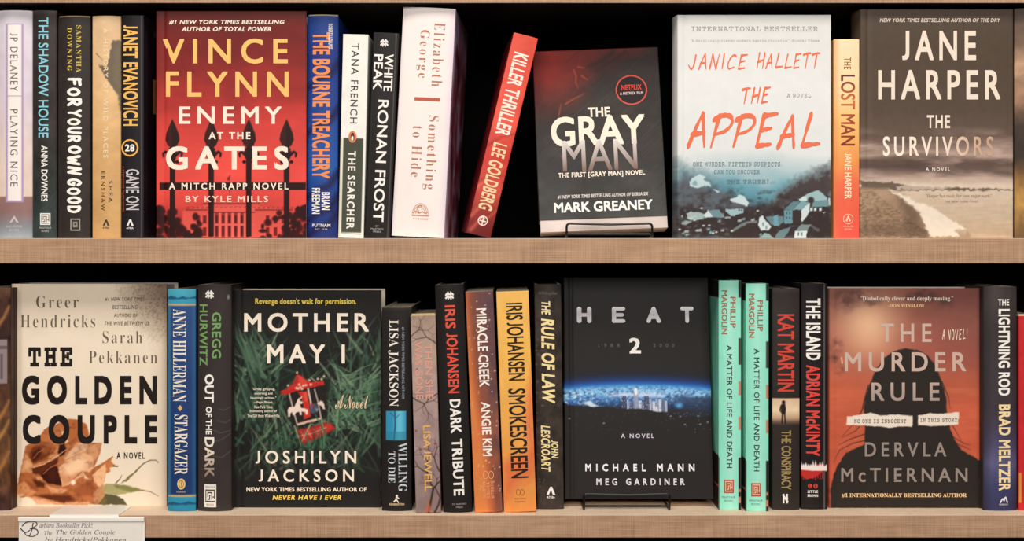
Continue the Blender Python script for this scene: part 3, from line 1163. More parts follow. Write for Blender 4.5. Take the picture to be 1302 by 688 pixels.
b.text('t', 'KILLER THRILLER', 'B', (250, 238, 222), (641.5, 66, 660, 173), shear=.12)
b.text('a', 'LEE GOLDBERG', 'B', (246, 216, 168), (617.5, 181, 635.5, 268), shear=.12)
b.ring('e', 613.8, 280.6, 6.4, 6.4, 1.2, (248, 232, 220)).strokes('e', [[(613.8, 276.5), (613.8, 285)]], 1.8, (248, 232, 220)).strokes('e', [[(610, 281), (617.6, 281)]], 1.6, (248, 232, 220)).strokes('e', [[(611, 278), (613.8, 275.6), (616.5, 278)]], 1.2, (248, 232, 220))
b.build()

# --- dark face-out paperback on the wire easel
b = Book('paperback_book', 'dark red-tinged face-out paperback tilted on a black wire easel', 1, 686, 848.5, 57.5, 0.036, y1=277.5, lift=-1, thick=0.030, face=True, back=8, lean=-2.2, gap=0.0125, hard=False, base=(56, 50, 48), pages=M_PAGES_WHITE)
gray_book = b
a = b.front()
a.grad([(57, (58, 46, 44)), (130, (60, 54, 50)), (200, (66, 62, 60)), (277, (72, 72, 70))])
a.blend(np.clip(1.15 - np.hypot((a.X - 705) / 62, (a.Y - 70) / 76), 0, 1), (158, 42, 34))
a.blend(np.clip(.75 - np.hypot((a.X - 745) / 90, (a.Y - 70) / 50), 0, 1), (120, 38, 32))
a.blend(np.clip(.8 - np.hypot((a.X - 800) / 60, (a.Y - 58) / 22), 0, 1), (130, 40, 34))
a.mottle(.22, 30, 20, 9)
rng = random.Random(12)
for i in range(70):
    x, y, L = 690 + rng.random() * 155, 64 + rng.random() * 200, 8 + rng.random() * 40
    a.line([(x, y), (x + L, y - L * .8)], .9, rng.choice([(98, 92, 88), (34, 30, 30), (120, 70, 60)]), .28)
for pts in ([(738, 84), (741, 92), (740, 100), (743, 108)], [(744, 80), (752, 82)], [(748, 92), (756, 98)], [(726, 128), (736, 122), (750, 116)], [(716, 144), (720, 128)], [(718, 196), (722, 205), (720, 212)]):
    a.line(pts, 1.8, (206, 92, 58), .75, .6, 1)
a.line([(790, 62), (770, 76), (756, 80)], 5, (44, 34, 32), .7, 1, 3).line([(806, 62), (784, 76), (766, 88)], 4, (44, 34, 32), .6, 1, 3)
b.text('t', 'THE', 'B', CREAM, (748.5, 134, 777, 146.5), off=.012).text('t', 'GRAY', 'S', CREAM, (701, 145, 822, 184), off=.022)
b.text('t', 'MAN', 'S', WHITE, (715.5, 176, 811, 216), off=.008, grad=(1, [(172, (238, 228, 222)), (196, (168, 156, 152)), (216, (132, 104, 92))]))
b.text('b', 'THE FIRST [GRAY MAN] NOVEL', 'B', CREAM, (710, 217.5, 821, 225.5))
b.text('b', '#1 NEW YORK TIMES BESTSELLING AUTHOR OF SIERRA SIX', 'BI', (228, 218, 212), (709, 246, 825, 251))
b.text('a', 'MARK GREANEY', 'S', (252, 246, 240), (704.5, 255.5, 830, 268.5), off=.026)
b.disc('s', 805, 111.5, 20.4, 19.6, (38, 30, 30), 36).ring('s', 805, 111.5, 20.4, 19.6, 1.8, (214, 84, 72), 40)
b.text('s', 'NETFLIX', 'B', (226, 70, 60), (792, 104.5, 818, 111.5)).text('s', 'A NETFLIX FILM', 'B', (222, 204, 196), (790, 114, 820, 117.5))
b.build()

# --- pale face-out cover with orange brush lettering
b = Book('hardcover_book', 'pale grey face-out hardcover with orange brush lettering over a hillside village', 1, 862, 1056.5, 19, 0.013, thick=0.034, face=True, base=(228, 228, 226))
a = b.front()
a.grad([(19, (226, 225, 222)), (110, (234, 234, 232)), (190, (228, 230, 228)), (216, (186, 206, 210)), (238, (116, 168, 182)), (262, (86, 138, 154)), (301, (70, 100, 112))], warp=(a.noise(50, 30, 4) - .5) * 26 * np.interp(a.Y, [150, 220], [0, 1]) - np.clip(np.abs(a.X - 950) - 40, 0, 90) * .12)
hill = (76, 64, 64)
a.poly([(860, 206), (876, 214), (900, 224), (925, 244), (948, 258), (960, 256), (972, 262), (972, 302), (860, 302)], (92, 122, 134), .75, 10, 5)
a.poly([(860, 232), (872, 222), (890, 232), (905, 240), (925, 246), (945, 258), (972, 264), (985, 262), (990, 302), (860, 302)], (100, 98, 104), .8, 5, 5, 5)
a.poly([(968, 302), (975, 262), (988, 246), (1002, 236), (1020, 224), (1036, 216), (1057, 206), (1057, 302)], (112, 118, 122), .9, 6, 5, 6)
a.poly([(968, 302), (982, 258), (1000, 243), (1020, 230), (1040, 226), (1057, 214), (1057, 302)], hill, .9, 4, 5, 8)
a.poly([(860, 262), (880, 262), (900, 268), (930, 266), (968, 262), (1000, 262), (1057, 256), (1057, 302), (860, 302)], (62, 51, 51), .97, 5, 5, 9)
nn = a.noise(7, 5, 51, 3)
a.blend(np.clip(nn * 2.6 - 1.5, 0, 1) * np.interp(a.Y, [245, 262, 301], [0, .7, .8]), (116, 140, 146))
nn = a.noise(9, 6, 57, 3)
a.blend(np.clip(nn * 2.4 - 1.2, 0, 1) * np.interp(a.Y, [225, 250, 301], [0, .8, .8]), (52, 42, 42))
a.mottle(.015, 10, 10, 2)
rng = random.Random(8)


pg, ln = sketch(a, 860, 190, 6.09)
TL, PL, DK, SL = (136, 184, 194), (214, 228, 230), (62, 50, 49), (106, 134, 142)
for i in range(90):
    x, y = 864 + rng.random() * 100, 268 + rng.random() * 32
    w = 1 + rng.random() * 5
    a.poly([(x, y), (x + w, y - .8), (x + w, y + 1.4 + w * .25), (x, y + 1.4 + w * .25)], rng.choice([PL, TL, (150, 168, 168), DK, DK, (92, 84, 84)]), .7, .5, .8, i)
pg([100, 250, 140, 205, 185, 192, 225, 210, 215, 235, 262, 265, 268, 290, 215, 280, 160, 298, 105, 285], (206, 226, 230), .9, .8, 1.6, 3)
pg([120, 262, 150, 240, 165, 275, 130, 280], (96, 148, 162), .6, .8, 1, 4)
pg([285, 305, 320, 315, 340, 328, 320, 336], (196, 220, 226), .9, .6)
pg([418, 380, 460, 372, 490, 350, 525, 365, 565, 415, 552, 438, 500, 425, 430, 405], (214, 230, 232), .92, .7, 1.4, 5)
pg([70, 495, 130, 480, 190, 490, 212, 500, 205, 540, 140, 555, 90, 540], (188, 208, 208), .85, .7, 2, 6)
pg([40, 560, 90, 548, 120, 560, 80, 580, 45, 575], (170, 194, 194), .8, .7, 1.5, 7)
pg([210, 505, 248, 470, 285, 525, 225, 530], PL, .97, .5)
pg([248, 470, 330, 468, 362, 505, 350, 530, 285, 525], (122, 150, 156), .97, .5)
pg([382, 462, 520, 458, 522, 490, 430, 515, 385, 485], (166, 196, 202), .95, .5)
for x in (480, 500):
    pg([x, 464, x + 12, 463, x + 12, 475, x, 476], DK, .8, .4, 0)
pg([370, 520, 420, 518, 424, 535, 380, 540], (170, 190, 192), .85, .6)
pg([420, 630, 525, 558, 625, 552, 620, 570, 545, 575, 440, 640], (120, 134, 130), .95, .6)
pg([440, 640, 545, 575, 625, 572, 650, 620, 640, 688, 430, 688], DK, .95, .8)
pg([640, 530, 665, 512, 700, 560, 735, 600, 715, 625, 655, 628, 632, 585], PL, .97, .5)
for x, y in ((665, 565), (690, 590)):
    pg([x, y, x + 14, y, x + 14, y + 30, x, y + 30], (120, 140, 146), .8, .4, 0)
pg([690, 518, 830, 515, 832, 560, 790, 590, 735, 585], (110, 140, 146), .95, .6)
pg([752, 515, 788, 505, 790, 590, 755, 592], (116, 168, 182), .95, .5)
pg([835, 465, 905, 400, 955, 405, 900, 470], (104, 140, 148), .97, .5)
pg([832, 470, 898, 468, 900, 570, 835, 575], (112, 158, 170), .97, .5)
for x in (850, 874):
    for y in (485, 520):
        pg([x, y, x + 9, y, x + 9, y + 18, x, y + 18], (64, 84, 92), .85, .4, 0)
pg([900, 470, 970, 395, 1040, 410, 968, 468], (134, 172, 178), .97, .5)
pg([900, 470, 966, 468, 966, 575, 902, 575], (66, 54, 54), .97, .5)
pg([966, 470, 1035, 412, 1030, 480, 985, 555, 968, 565], PL, .97, .5)
pg([950, 385, 1035, 335, 1100, 315, 1170, 375, 1165, 395, 1060, 400, 960, 398], (166, 196, 200), .97, .5)
pg([950, 385, 1000, 360, 1015, 395, 960, 400], PL, .9, .5)
pg([1060, 400, 1175, 390, 1178, 440, 1050, 448], (122, 158, 164), .95, .5)
pg([1030, 450, 1130, 445, 1128, 475, 1040, 500], DK, .9, .5)
for x in (1065, 1105, 1035):
    pg([x, 452, x + 20, 450, x + 20, 474, x, 478], PL, .95, .4, 0)
pg([1178, 375, 1192, 378, 1192, 435, 1180, 435], PL, .9, .4)
pg([1135, 490, 1155, 485, 1152, 522, 1138, 520], (236, 236, 226), .9, .4)
a.ell(860 + 1042 / 6.09, 190 + 392 / 6.09, 4, 4, DK, .97, .3)
pg([985, 555, 1180, 480, 1195, 560, 1195, 680, 1000, 600], DK, .92, .8)
pg([920, 630, 970, 580, 1045, 582, 1010, 630], (130, 148, 150), .97, .5)
pg([915, 632, 1010, 630, 1005, 690, 915, 690], PL, .97, .5)
for x in (940, 965):
    pg([x, 642, x + 10, 642, x + 10, 668, x, 668], (90, 96, 98), .9, .4, 0)
pg([1045, 582, 1110, 620, 1100, 640, 1040, 600], (104, 108, 108), .8, .6)
pg([760, 680, 800, 630, 885, 598, 870, 640, 830, 690, 760, 690], (112, 140, 146), .95, .5)
pg([640, 690, 680, 650, 720, 648, 755, 690], (150, 180, 178), .95, .5)
for x, y in ((285, 648), (310, 640), (210, 590), (255, 588), (430, 632), (25, 620), (630, 475), (195, 455)):
    a.ell(860 + x / 6.09, 190 + y / 6.09, 1.6, 1, (222, 230, 226), .9, .5)
b.text('b', 'INTERNATIONAL BESTSELLER', 'M', (158, 154, 150), (879, 33.5, 1040, 40), sp=1.05, off=.004)
b.text('b', '"A dazzlingly clever modern Agatha Christie." -Sunday Times', 'M', (176, 172, 168), (878, 49.5, 1042, 54))
OR = (238, 118, 82)
b.brush('a', 'JANICE', OR, (875, 67, 951, 89), .17, shear=.12, taper=.45, wide=.85, gap=.24, jitter=.05, seed=5)
b.brush('a', 'HALLETT', OR, (962, 66, 1043, 88), .17, shear=.12, taper=.45, wide=.85, gap=.24, jitter=.05, seed=7)
b.brush('t', 'THE', OR, (943, 110, 980, 132.5), .19, shear=.15, taper=.4, wide=.8, gap=.26, seed=3)
b.text('b', 'A NOVEL', 'M', (156, 150, 148), (1000.5, 119, 1031, 123.6), sp=1.2)
b.brush('t', 'APPEAL', OR, (873, 141, 1043, 191), .175, shear=.15, taper=.45, wide=.85, gap=.16, jitter=.06, seed=11)
for t, q in (('ONE MURDER. FIFTEEN SUSPECTS.', (881, 206, 994, 211.5)), ('CAN YOU UNCOVER', (908, 216, 966, 221.2)), ('THE TRUTH?', (924, 227.8, 977, 233.4))):
    b.text('b', t, 'M', (112, 126, 132), q, sp=1.1)
b.build()

# --- cream to coral spine
b = Book('hardcover_book', 'narrow spine fading from cream through orange to coral red', 1, 1060.5, 1093, 50, 0.012, base=(246, 190, 110), bulge=.0014, yaw=.6)
a = b.spine()
a.grad([(50, (252, 228, 190)), (120, (251, 220, 168)), (160, (249, 196, 122)), (205, (246, 164, 92)), (235, (243, 120, 84)), (300, (240, 98, 84))]).mottle(.03, 10, 14)
a.blend(np.interp(a.X, [1060, 1064, 1069], [.5, .3, 0]), (214, 140, 84))
a.blend(np.clip(a.noise(10, 30, 3) * 1.4 - .6, 0, 1) * np.interp(a.Y, [190, 230, 300], [0, .6, .2]), (232, 84, 70))
b.text('t', 'THE', 'S', (146, 84, 60), (1073, 73, 1082, 88), sp=1.1)
b.text('t', 'LOST MAN', 'S', (160, 70, 50), (1069, 95, 1087.5, 185), off=.014, grad=(1, [(95, (104, 54, 48)), (128, (214, 120, 70)), (150, (170, 84, 56)), (185, (130, 54, 44))]))
b.text('a', 'JANE HARPER', 'S', (252, 232, 196), (1074, 195, 1082.5, 253), off=.02)
b.ring('e', 1078.5, 278.5, 6.6, 6.6, .8, (250, 200, 170)).shape('e', [(1075, 281), (1078.5, 273), (1082, 281), (1079.6, 282), (1078.8, 277.5), (1077, 282)], (250, 200, 170))
b.text('p', 'FLATIRON', 'S', (250, 200, 170), (1072, 287, 1085, 289), 'h').text('p', 'BOOKS', 'S', (250, 200, 170), (1074, 290.5, 1083, 292.5), 'h')
b.build()

# --- brown-grey face-out cover with a beach
b = Book('hardcover_book', 'grey-brown face-out hardcover with a pale beach and surf along its foot', 1, 1094.5, 1288, 12, 0.012, thick=0.036, face=True, base=(96, 84, 76))
a = b.front()
wv = (a.noise(70, 16, 6) - .5) * 22
a.grad([(12, (92, 79, 69)), (60, (90, 75, 62)), (140, (94, 79, 67)), (170, (108, 90, 80)), (182, (136, 114, 104)), (196, (176, 152, 138)), (205, (104, 84, 76)), (214, (112, 92, 84)), (222, (150, 128, 116)), (228, (196, 172, 156)), (236, (224, 204, 184)), (242, (216, 196, 174)), (262, (206, 184, 160)), (301, (196, 170, 142))], warp=np.where(a.Y < 230, wv * np.interp(a.Y, [150, 180, 222, 230], [0, 1, .6, 0]), 0))
cl = np.clip(a.noise(52, 12, 15, 4) * 3.2 - 1.4, 0, 1)
a.blend(cl * np.interp(a.Y, [160, 185, 225, 232], [0, .8, .7, 0]), (216, 190, 176))
cl = np.clip(a.noise(60, 10, 25, 4) * 3.2 - 1.6, 0, 1)
a.blend(cl * np.interp(a.Y, [165, 190, 222, 230], [0, .7, .6, 0]), (84, 68, 62))
a.poly([(1094, 229), (1110, 231), (1135, 232), (1160, 236), (1200, 238), (1240, 240), (1288, 240.5), (1288, 242), (1094, 242)], (104, 88, 76), .9, .8, 2)
a.poly([(1140, 237), (1160, 233), (1185, 235), (1212, 239), (1200, 241), (1140, 241)], (226, 208, 190), .7, 1, 2)
a.blend(np.clip(a.noise(30, 3, 8, 3) * 1.6 - .5, 0, 1) * np.interp(a.Y, [243, 250, 300], [0, .35, .3]), (236, 218, 198))
a.poly([(1094, 240), (1132, 241), (1150, 252), (1166, 266), (1176, 282), (1186, 301), (1094, 301)], (168, 138, 112), 1, 2.5, 2)
a.poly([(1094, 240), (1128, 241), (1140, 250), (1094, 268)], (188, 158, 132), .7, 4)
a.poly([(1140, 246), (1156, 258), (1168, 266), (1168, 276), (1178, 301), (1150, 301), (1152, 280)], (112, 92, 76), .75, 6, 3)
a.poly([(1094, 290), (1130, 284), (1190, 292), (1230, 301), (1094, 301)], (124, 102, 84), .7, 6, 3)
gr = a.noise(3, 1.6, 31, 3)
a.blend(np.where((a.Y > 243) & (a.X < 1110 + (a.Y - 243) * 1.3), np.clip(gr - .35, 0, 1), 0), (84, 66, 54))
a.poly([(1131, 242), (1142, 244), (1160, 254), (1186, 264), (1208, 278), (1222, 286), (1228, 291), (1214, 293), (1222, 301), (1182, 301), (1176, 286), (1170, 270), (1152, 256)], (240, 226, 208), .95, 1.4, 2.2, 7)
a.mottle(.04, 6, 6, 3)
b.text('b', 'NEW YORK TIMES BESTSELLING AUTHOR OF THE DRY', 'BI', (232, 214, 196), (1118.5, 23.2, 1272, 28.2))
HC = (240, 224, 206)
b.text('a', 'JANE', 'S', HC, (1147, 39, 1241, 76.5), sp=1.36, off=.02).text('a', 'HARPER', 'S', HC, (1116.5, 89, 1272, 126.5), sp=1.36, off=.02)
tg = (0, [(1122, (248, 236, 220)), (1200, (246, 226, 206)), (1235, (212, 176, 152)), (1263, (196, 160, 136))])
b.text('t', 'THE', 'S', HC, (1178.5, 146.5, 1208, 163), sp=1.2, off=.022, grad=tg).text('t', 'SURVIVORS', 'S', HC, (1122.5, 173.5, 1263, 198.5), sp=1.4, off=.016, grad=tg)
b.text('b', 'A NOVEL', 'S', HC, (1177, 213, 1208, 217.5), sp=1.4, off=.02)
b.text('b', '"Harper has made her own major mark."', 'SI', (134, 112, 92), (1177, 246.5, 1261, 252)).text('b', 'THE NEW YORK TIMES', 'S', (142, 120, 100), (1201, 254.8, 1243, 257.6), sp=1.2)
b.build()

# --- brown book cut by the right edge
b = Book('hardcover_book', 'brown book cut off by the right edge of the upper shelf', 1, 1291.5, 1334, 10, 0.010, base=(92, 74, 62))
a = b.spine()
a.grad([(10, (78, 64, 56)), (55, (120, 96, 80)), (80, (186, 150, 122)), (130, (160, 124, 98)), (160, (70, 56, 48)), (200, (64, 52, 44)), (220, (130, 96, 60)), (262, (196, 152, 86)), (300, (120, 92, 62))]).mottle(.2, 10, 14, 6)
b.build()

# ================================================================== LOWER SHELF
b = Book('hardcover_book', 'dark brown patterned book cut off by the left edge of the lower shelf', 0, -30, 11.5, 366, 0.020, base=(70, 48, 38))
a = b.spine()
a.grad([(366, (120, 84, 62)), (382, (74, 46, 36)), (430, (64, 40, 34)), (520, (96, 64, 44)), (600, (120, 80, 50)), (648, (64, 42, 40))]).mottle(.4, 7, 12, 9)
a.rect(-8, 432, 8, 488, (150, 134, 134)).rect(-8, 440, 8, 444, (90, 76, 80), .7).rect(0, 450, 3, 482, (90, 76, 80), .7)
for y, c in ((400, (206, 150, 92)), (520, (200, 140, 80)), (545, (214, 158, 96)), (585, (190, 132, 74))):
    a.line([(-4, y + 16), (4, y + 4), (10, y - 10)], 5, c, .7, 2, 2)
b.build()

# --- cream face-out cover with a dried rose
b = Book('hardcover_book', 'cream face-out hardcover with heavy black capitals and a dried rose', 0, 15, 212, 361, 0.041, thick=0.046, face=True, base=(240, 222, 198))
a = b.front()
a.fill((243, 226, 203)).mottle(.02, 30, 30)
a.blend(np.clip(1.1 - np.hypot((a.X - 216) / 66, (a.Y - 358) / 74), 0, 1) * .85, (112, 88, 70))  # brownish shading of the top corner, put into the cover colour
a.blend(np.interp(a.X, [186, 204, 213], [0, .10, .40]), (150, 122, 100))
a.blend(np.clip(a.noise(1.6, 1.6, 3, 1) - .45, 0, 1) * np.clip(1.3 - np.hypot((a.X - 214) / 60, (a.Y - 362) / 70), 0, 1), (84, 64, 52))
a.blend(np.interp(a.X, [15, 20, 24], [.30, .12, 0]), (188, 160, 132))


pg, ln = sketch(a, 15, 525, 5.735)
pg([60, 440, 100, 240, 200, 180, 250, 110, 420, 45, 540, 80, 560, 220, 655, 220, 640, 300, 600, 400, 720, 330, 690, 430, 660, 560, 690, 600, 640, 670, 330, 668, 160, 620, 40, 600, 40, 520], (198, 122, 76))
pg([190, 190, 240, 120, 330, 110, 350, 60, 420, 45, 480, 50, 540, 80, 560, 150, 552, 230, 640, 230, 660, 215, 640, 300, 560, 330, 460, 300, 380, 330, 250, 300, 200, 250], (206, 128, 78))
pg([350, 60, 420, 45, 490, 55, 545, 90, 556, 170, 540, 230, 430, 260, 400, 140], (200, 118, 68), .9, 2)
pg([540, 240, 650, 225, 625, 320, 580, 370, 520, 300], (222, 160, 112), .95, 1.5)
pg([470, 220, 550, 215, 560, 260, 500, 300, 400, 360, 380, 330], (232, 184, 146), .9, 1.5)
pg([360, 120, 405, 160, 415, 210, 395, 225, 370, 200], (244, 206, 166), .85, 1)
pg([105, 240, 150, 240, 210, 200, 300, 230, 330, 260, 260, 340, 160, 380, 120, 330], (188, 112, 66))
pg([125, 300, 160, 250, 230, 235, 290, 260, 270, 310, 200, 350, 150, 372, 132, 340], (140, 78, 46), .95, 1.2)
pg([150, 290, 200, 260, 215, 300, 180, 340, 150, 350], (96, 52, 34), .85, 1.5)
pg([220, 250, 270, 245, 290, 270, 250, 300, 225, 290], (176, 104, 64), .8, 1.5)
ln([160, 330, 190, 290, 230, 270], 1.2, (214, 140, 92), .7)
pg([60, 440, 100, 300, 130, 330, 160, 390, 150, 430, 110, 470], (222, 152, 102))
pg([80, 420, 110, 330, 140, 380, 130, 430], (238, 180, 130), .7, 2)
pg([340, 400, 400, 340, 520, 290, 590, 320, 600, 400, 560, 440, 480, 480, 420, 520, 370, 540, 350, 470], (236, 178, 134))
pg([380, 400, 480, 330, 540, 350, 520, 410, 420, 450], (248, 206, 164), .8, 3)
pg([350, 440, 420, 470, 480, 440, 440, 500, 380, 530], (214, 144, 98), .7, 2.5)
pg([330, 240, 380, 225, 400, 260, 390, 300, 340, 320, 270, 360, 170, 400, 160, 385, 250, 340, 310, 290], (216, 148, 100))
pg([345, 235, 385, 225, 398, 262, 385, 305, 350, 318, 335, 290], (78, 44, 30), .95, 1)
pg([150, 400, 230, 380, 340, 325, 330, 380, 250, 440, 200, 450, 150, 440], (122, 66, 42), .98, 1)
pg([210, 450, 270, 400, 330, 385, 350, 470, 365, 530, 260, 515, 220, 480], (88, 48, 34), .98, 1)
pg([250, 440, 320, 400, 335, 470, 290, 500], (112, 62, 42), .7, 2.5)
ln([155, 400, 240, 372, 330, 315, 395, 270], 1.3, (238, 180, 132), .9, 1)
ln([230, 445, 280, 400, 340, 370, 470, 310], 1.1, (206, 138, 94), .8)
pg([60, 440, 150, 440, 220, 480, 250, 530, 200, 570, 120, 540, 50, 500], (196, 116, 68))
pg([150, 490, 210, 480, 240, 520, 235, 545, 180, 540], (104, 58, 38), .85, 1.5)
pg([160, 460, 215, 470, 230, 500, 190, 490], (232, 168, 116), .8, 1.2)
pg([35, 530, 90, 500, 140, 540, 180, 580, 120, 610, 60, 620, 30, 590], (222, 150, 98))
pg([100, 490, 160, 520, 190, 570, 140, 560], (168, 92, 54), .8, 2)
pg([30, 580, 90, 600, 50, 625, 36, 610], (240, 190, 146), .8, 1)
pg([240, 530, 330, 550, 440, 540, 560, 490, 640, 560, 620, 620, 500, 670, 330, 668, 160, 620, 180, 590, 240, 580], (204, 124, 76))
pg([250, 530, 300, 545, 400, 560, 380, 590, 290, 580], (232, 168, 120), .9, 1)
pg([440, 560, 560, 495, 630, 555, 600, 600, 480, 610], (178, 102, 62), .85, 2)
pg([170, 600, 300, 595, 420, 600, 460, 640, 380, 655, 240, 630], (104, 56, 36), .8, 2)
pg([130, 610, 240, 625, 360, 660, 560, 645, 580, 672, 180, 668], (232, 170, 124), .85, 1.2)
pg([590, 450, 660, 380, 720, 330, 690, 420, 670, 520, 655, 560, 600, 500], (240, 184, 136))
pg([680, 350, 740, 320, 725, 350, 760, 390, 715, 400, 720, 430, 690, 440], (212, 130, 76), .95)
ln([560, 470, 640, 400, 735, 320], 1.3, (196, 118, 70), .9)
ln([740, 388, 770, 390], 1.6, (60, 44, 36))
pg([510, 425, 550, 430, 585, 480, 560, 490], (196, 122, 78), .9, .8)
pg([520, 430, 545, 470, 570, 488, 530, 480], (244, 200, 160), .9, .8)
ln([430, 500, 470, 465, 510, 430], 1.4, (190, 116, 72), .8)
a.ell(93, 613.5, 3, 3, (252, 228, 196), .95, .4)
pg([590, 590, 660, 520, 700, 530, 680, 590, 640, 668, 600, 668], (208, 150, 104), .85, 1)
pg([660, 560, 690, 515, 780, 520, 960, 562, 880, 580, 760, 600, 690, 590], (176, 166, 112), .95, .8)
pg([740, 520, 850, 530, 960, 565, 870, 578, 770, 550], (132, 130, 76), .85, 1.2)
pg([640, 668, 680, 590, 760, 600, 810, 630, 845, 672], (92, 84, 58), .97, .8)
pg([620, 668, 680, 592, 690, 640, 680, 670], (140, 120, 76), .9, .8)
ln([625, 665, 680, 592], 1, (214, 190, 120), .9)
ln([950, 565, 1010, 575, 1070, 608], 1.2, (112, 92, 72), .9, .7)
pg([795, 515, 840, 470, 930, 405, 880, 460, 840, 500], (128, 122, 74), .95, .6)
ln([900, 430, 960, 370, 1010, 345, 1050, 345, 1068, 362], 1.5, (104, 92, 68), .95, 1)
ln([760, 512, 790, 480, 803, 452], 1.7, (104, 88, 62), .9, .6)
nn = a.noise(6, 4, 41, 3)
zone = (a.C[..., 2] < 150) & (a.Y > 530) & (a.X < 130)
a.blend(np.clip(nn * 2.4 - 1.2, 0, 1) * zone * .35, (104, 54, 34))
zone = (a.C[..., 0] - a.C[..., 2] > 46) & (a.Y > 530) & (a.X < 150)
a.C = np.where(zone[..., None], np.clip(168 + (a.C * .76 + a.C.mean(-1, keepdims=True) * .24 - 168) * 1.24, 20, 252), a.C)
GN = (112, 98, 84)
b.text('a', 'Greer', 'SB', GN, (46, 376, 100, 391.5), off=-.013, sp=1.25).text('a', 'Hendricks', 'SB', GN, (26, 400, 121, 416.5), off=-.013, sp=1.25)
b.text('a', 'Sarah', 'SB', GN, (130.5, 421, 181, 436.5), off=-.013, sp=1.25).text('a', 'Pekkanen', 'SB', GN, (113, 446.5, 200, 462), off=-.013, sp=1.25)
for t, q in (('#1 NEW YORK TIMES', (133.5, 378, 184, 383)), ('BESTSELLING', (143, 388, 175, 393)), ('AUTHORS OF', (145, 398.6, 175, 403.4)), ('THE WIFE BETWEEN US', (133, 408.6, 190, 413.6))):
    b.text('b', t, 'I', (98, 82, 68), q, off=.008, sp=1.15)
BLK = (34, 26, 23)
b.text('t', 'THE', 'M', BLK, (36, 441.5, 92, 466), off=.036, sp=1.25).text('t', 'GOLDEN', 'B', BLK, (28, 477.5, 199.5, 514.5), off=.043, sp=1.52).text('t', 'COUPLE', 'B', BLK, (29, 527.5, 200, 564.5), off=.043, sp=1.52)
b.text('n1', 'A NOVEL', 'S', (44, 34, 30), (148.5, 575, 184, 583.5), sp=1.35, off=.024)
b.build()

# --- blue spine with teal bands
b = Book('hardcover_book', 'blue spine with teal bands at top and foot and tall cream capitals', 0, 212.8, 248, 368, 0.017, base=(46, 76, 128))
a = b.spine()
a.grad([(368, (84, 176, 196)), (386, (66, 156, 182)), (387, (196, 170, 128)), (388.5, (196, 170, 128)), (389.5, (52, 84, 136)), (520, (42, 70, 122)), (629, (38, 64, 112)), (630, (196, 170, 128)), (631.5, (196, 170, 128)), (632.5, (56, 150, 178)), (650, (46, 134, 164))])
a.mottle(.06, 14, 14)
a.poly([(212, 378), (218, 376), (225, 379), (233, 377), (240, 379), (249, 376), (249, 380), (212, 381)], (40, 84, 122), .9, .6, .8)
a.poly([(212, 640), (220, 638.5), (230, 640), (240, 638), (249, 640), (249, 642), (212, 642.5)], (40, 84, 122), .9, .6, .8)
a.rect(212, 389, 216.5, 630, (70, 132, 160), .75, 1.5).rect(244, 389, 249, 630, (60, 120, 150), .5, 2)
b.text('a', 'ANNE HILLERMAN', 'SB', (244, 230, 208), (219.5, 393, 236.5, 511), off=-.004)
b.shape('t', [(229, 515), (232, 519), (229, 523), (226, 519)], (230, 178, 110))
b.text('t', 'STARGAZER', 'SB', (244, 230, 208), (221.5, 527.5, 238.5, 603.5), off=-.004)
b.disc('e', 230.5, 615.5, 5.2, 7, (232, 196, 124)).ring('e', 230.5, 615.5, 3.4, 5, .8, (150, 116, 70)).strokes('e', [[(230.5, 611), (230.5, 620)]], .8, (150, 116, 70))
b.text('p', 'HARPER', 'S', (210, 180, 130), (224.5, 624.5, 236, 626.6), 'h')
b.build()

# --- charcoal spine with green and white capitals
b = Book('hardcover_book', 'charcoal spine with green capitals above white capitals', 0, 250.5, 293, 362, 0.017, base=(64, 56, 54), bulge=.0042)
a = b.spine().mottle(.10, 20, 40, 4)
for pts in ([(278, 520), (284, 522), (292, 518)], [(268, 545), (280, 551), (292, 548)], [(264, 562), (280, 560), (292, 552)], [(270, 580), (282, 582), (292, 574)], [(276, 535), (286, 538), (292, 534)]):
    a.line(pts, 1, (112, 102, 98), .6)
a.ell(289.5, 378, 1.6, 3, (150, 142, 138), .8, .4)
b.knot(266.5, 374.5, 9, (236, 230, 222))
GR = (116, 160, 96)
b.text('a', 'GREGG', 'S', GR, (269.5, 397, 281, 455.5), off=.02, sp=1.05).text('a', 'HURWITZ', 'S', GR, (252.8, 387, 263.5, 465), off=.02, sp=1.05)
b.text('t', 'OUT', 'S', WHITE, (260, 476, 272, 511.5), off=.028).text('t', 'OF THE', 'S', WHITE, (261.5, 517, 269.5, 552.5), off=.028)
b.text('t', 'DARK', 'S', WHITE, (260, 556, 272.5, 607), off=.024, grad=(1, [(556, (250, 240, 226)), (575, (236, 216, 196)), (607, (140, 116, 102))]))
b.rect('e', 259.5, 616, 275, 645, (240, 232, 220)).maze(267.2, 630.5, 12.5, 16, (70, 60, 56))
b.text('p', 'MINOTAUR', 'S', (70, 60, 56), (261, 618, 273.6, 620.4), 'h').text('p', 'BOOKS', 'S', (70, 60, 56), (262.5, 640.6, 272, 643), 'h')
b.build()

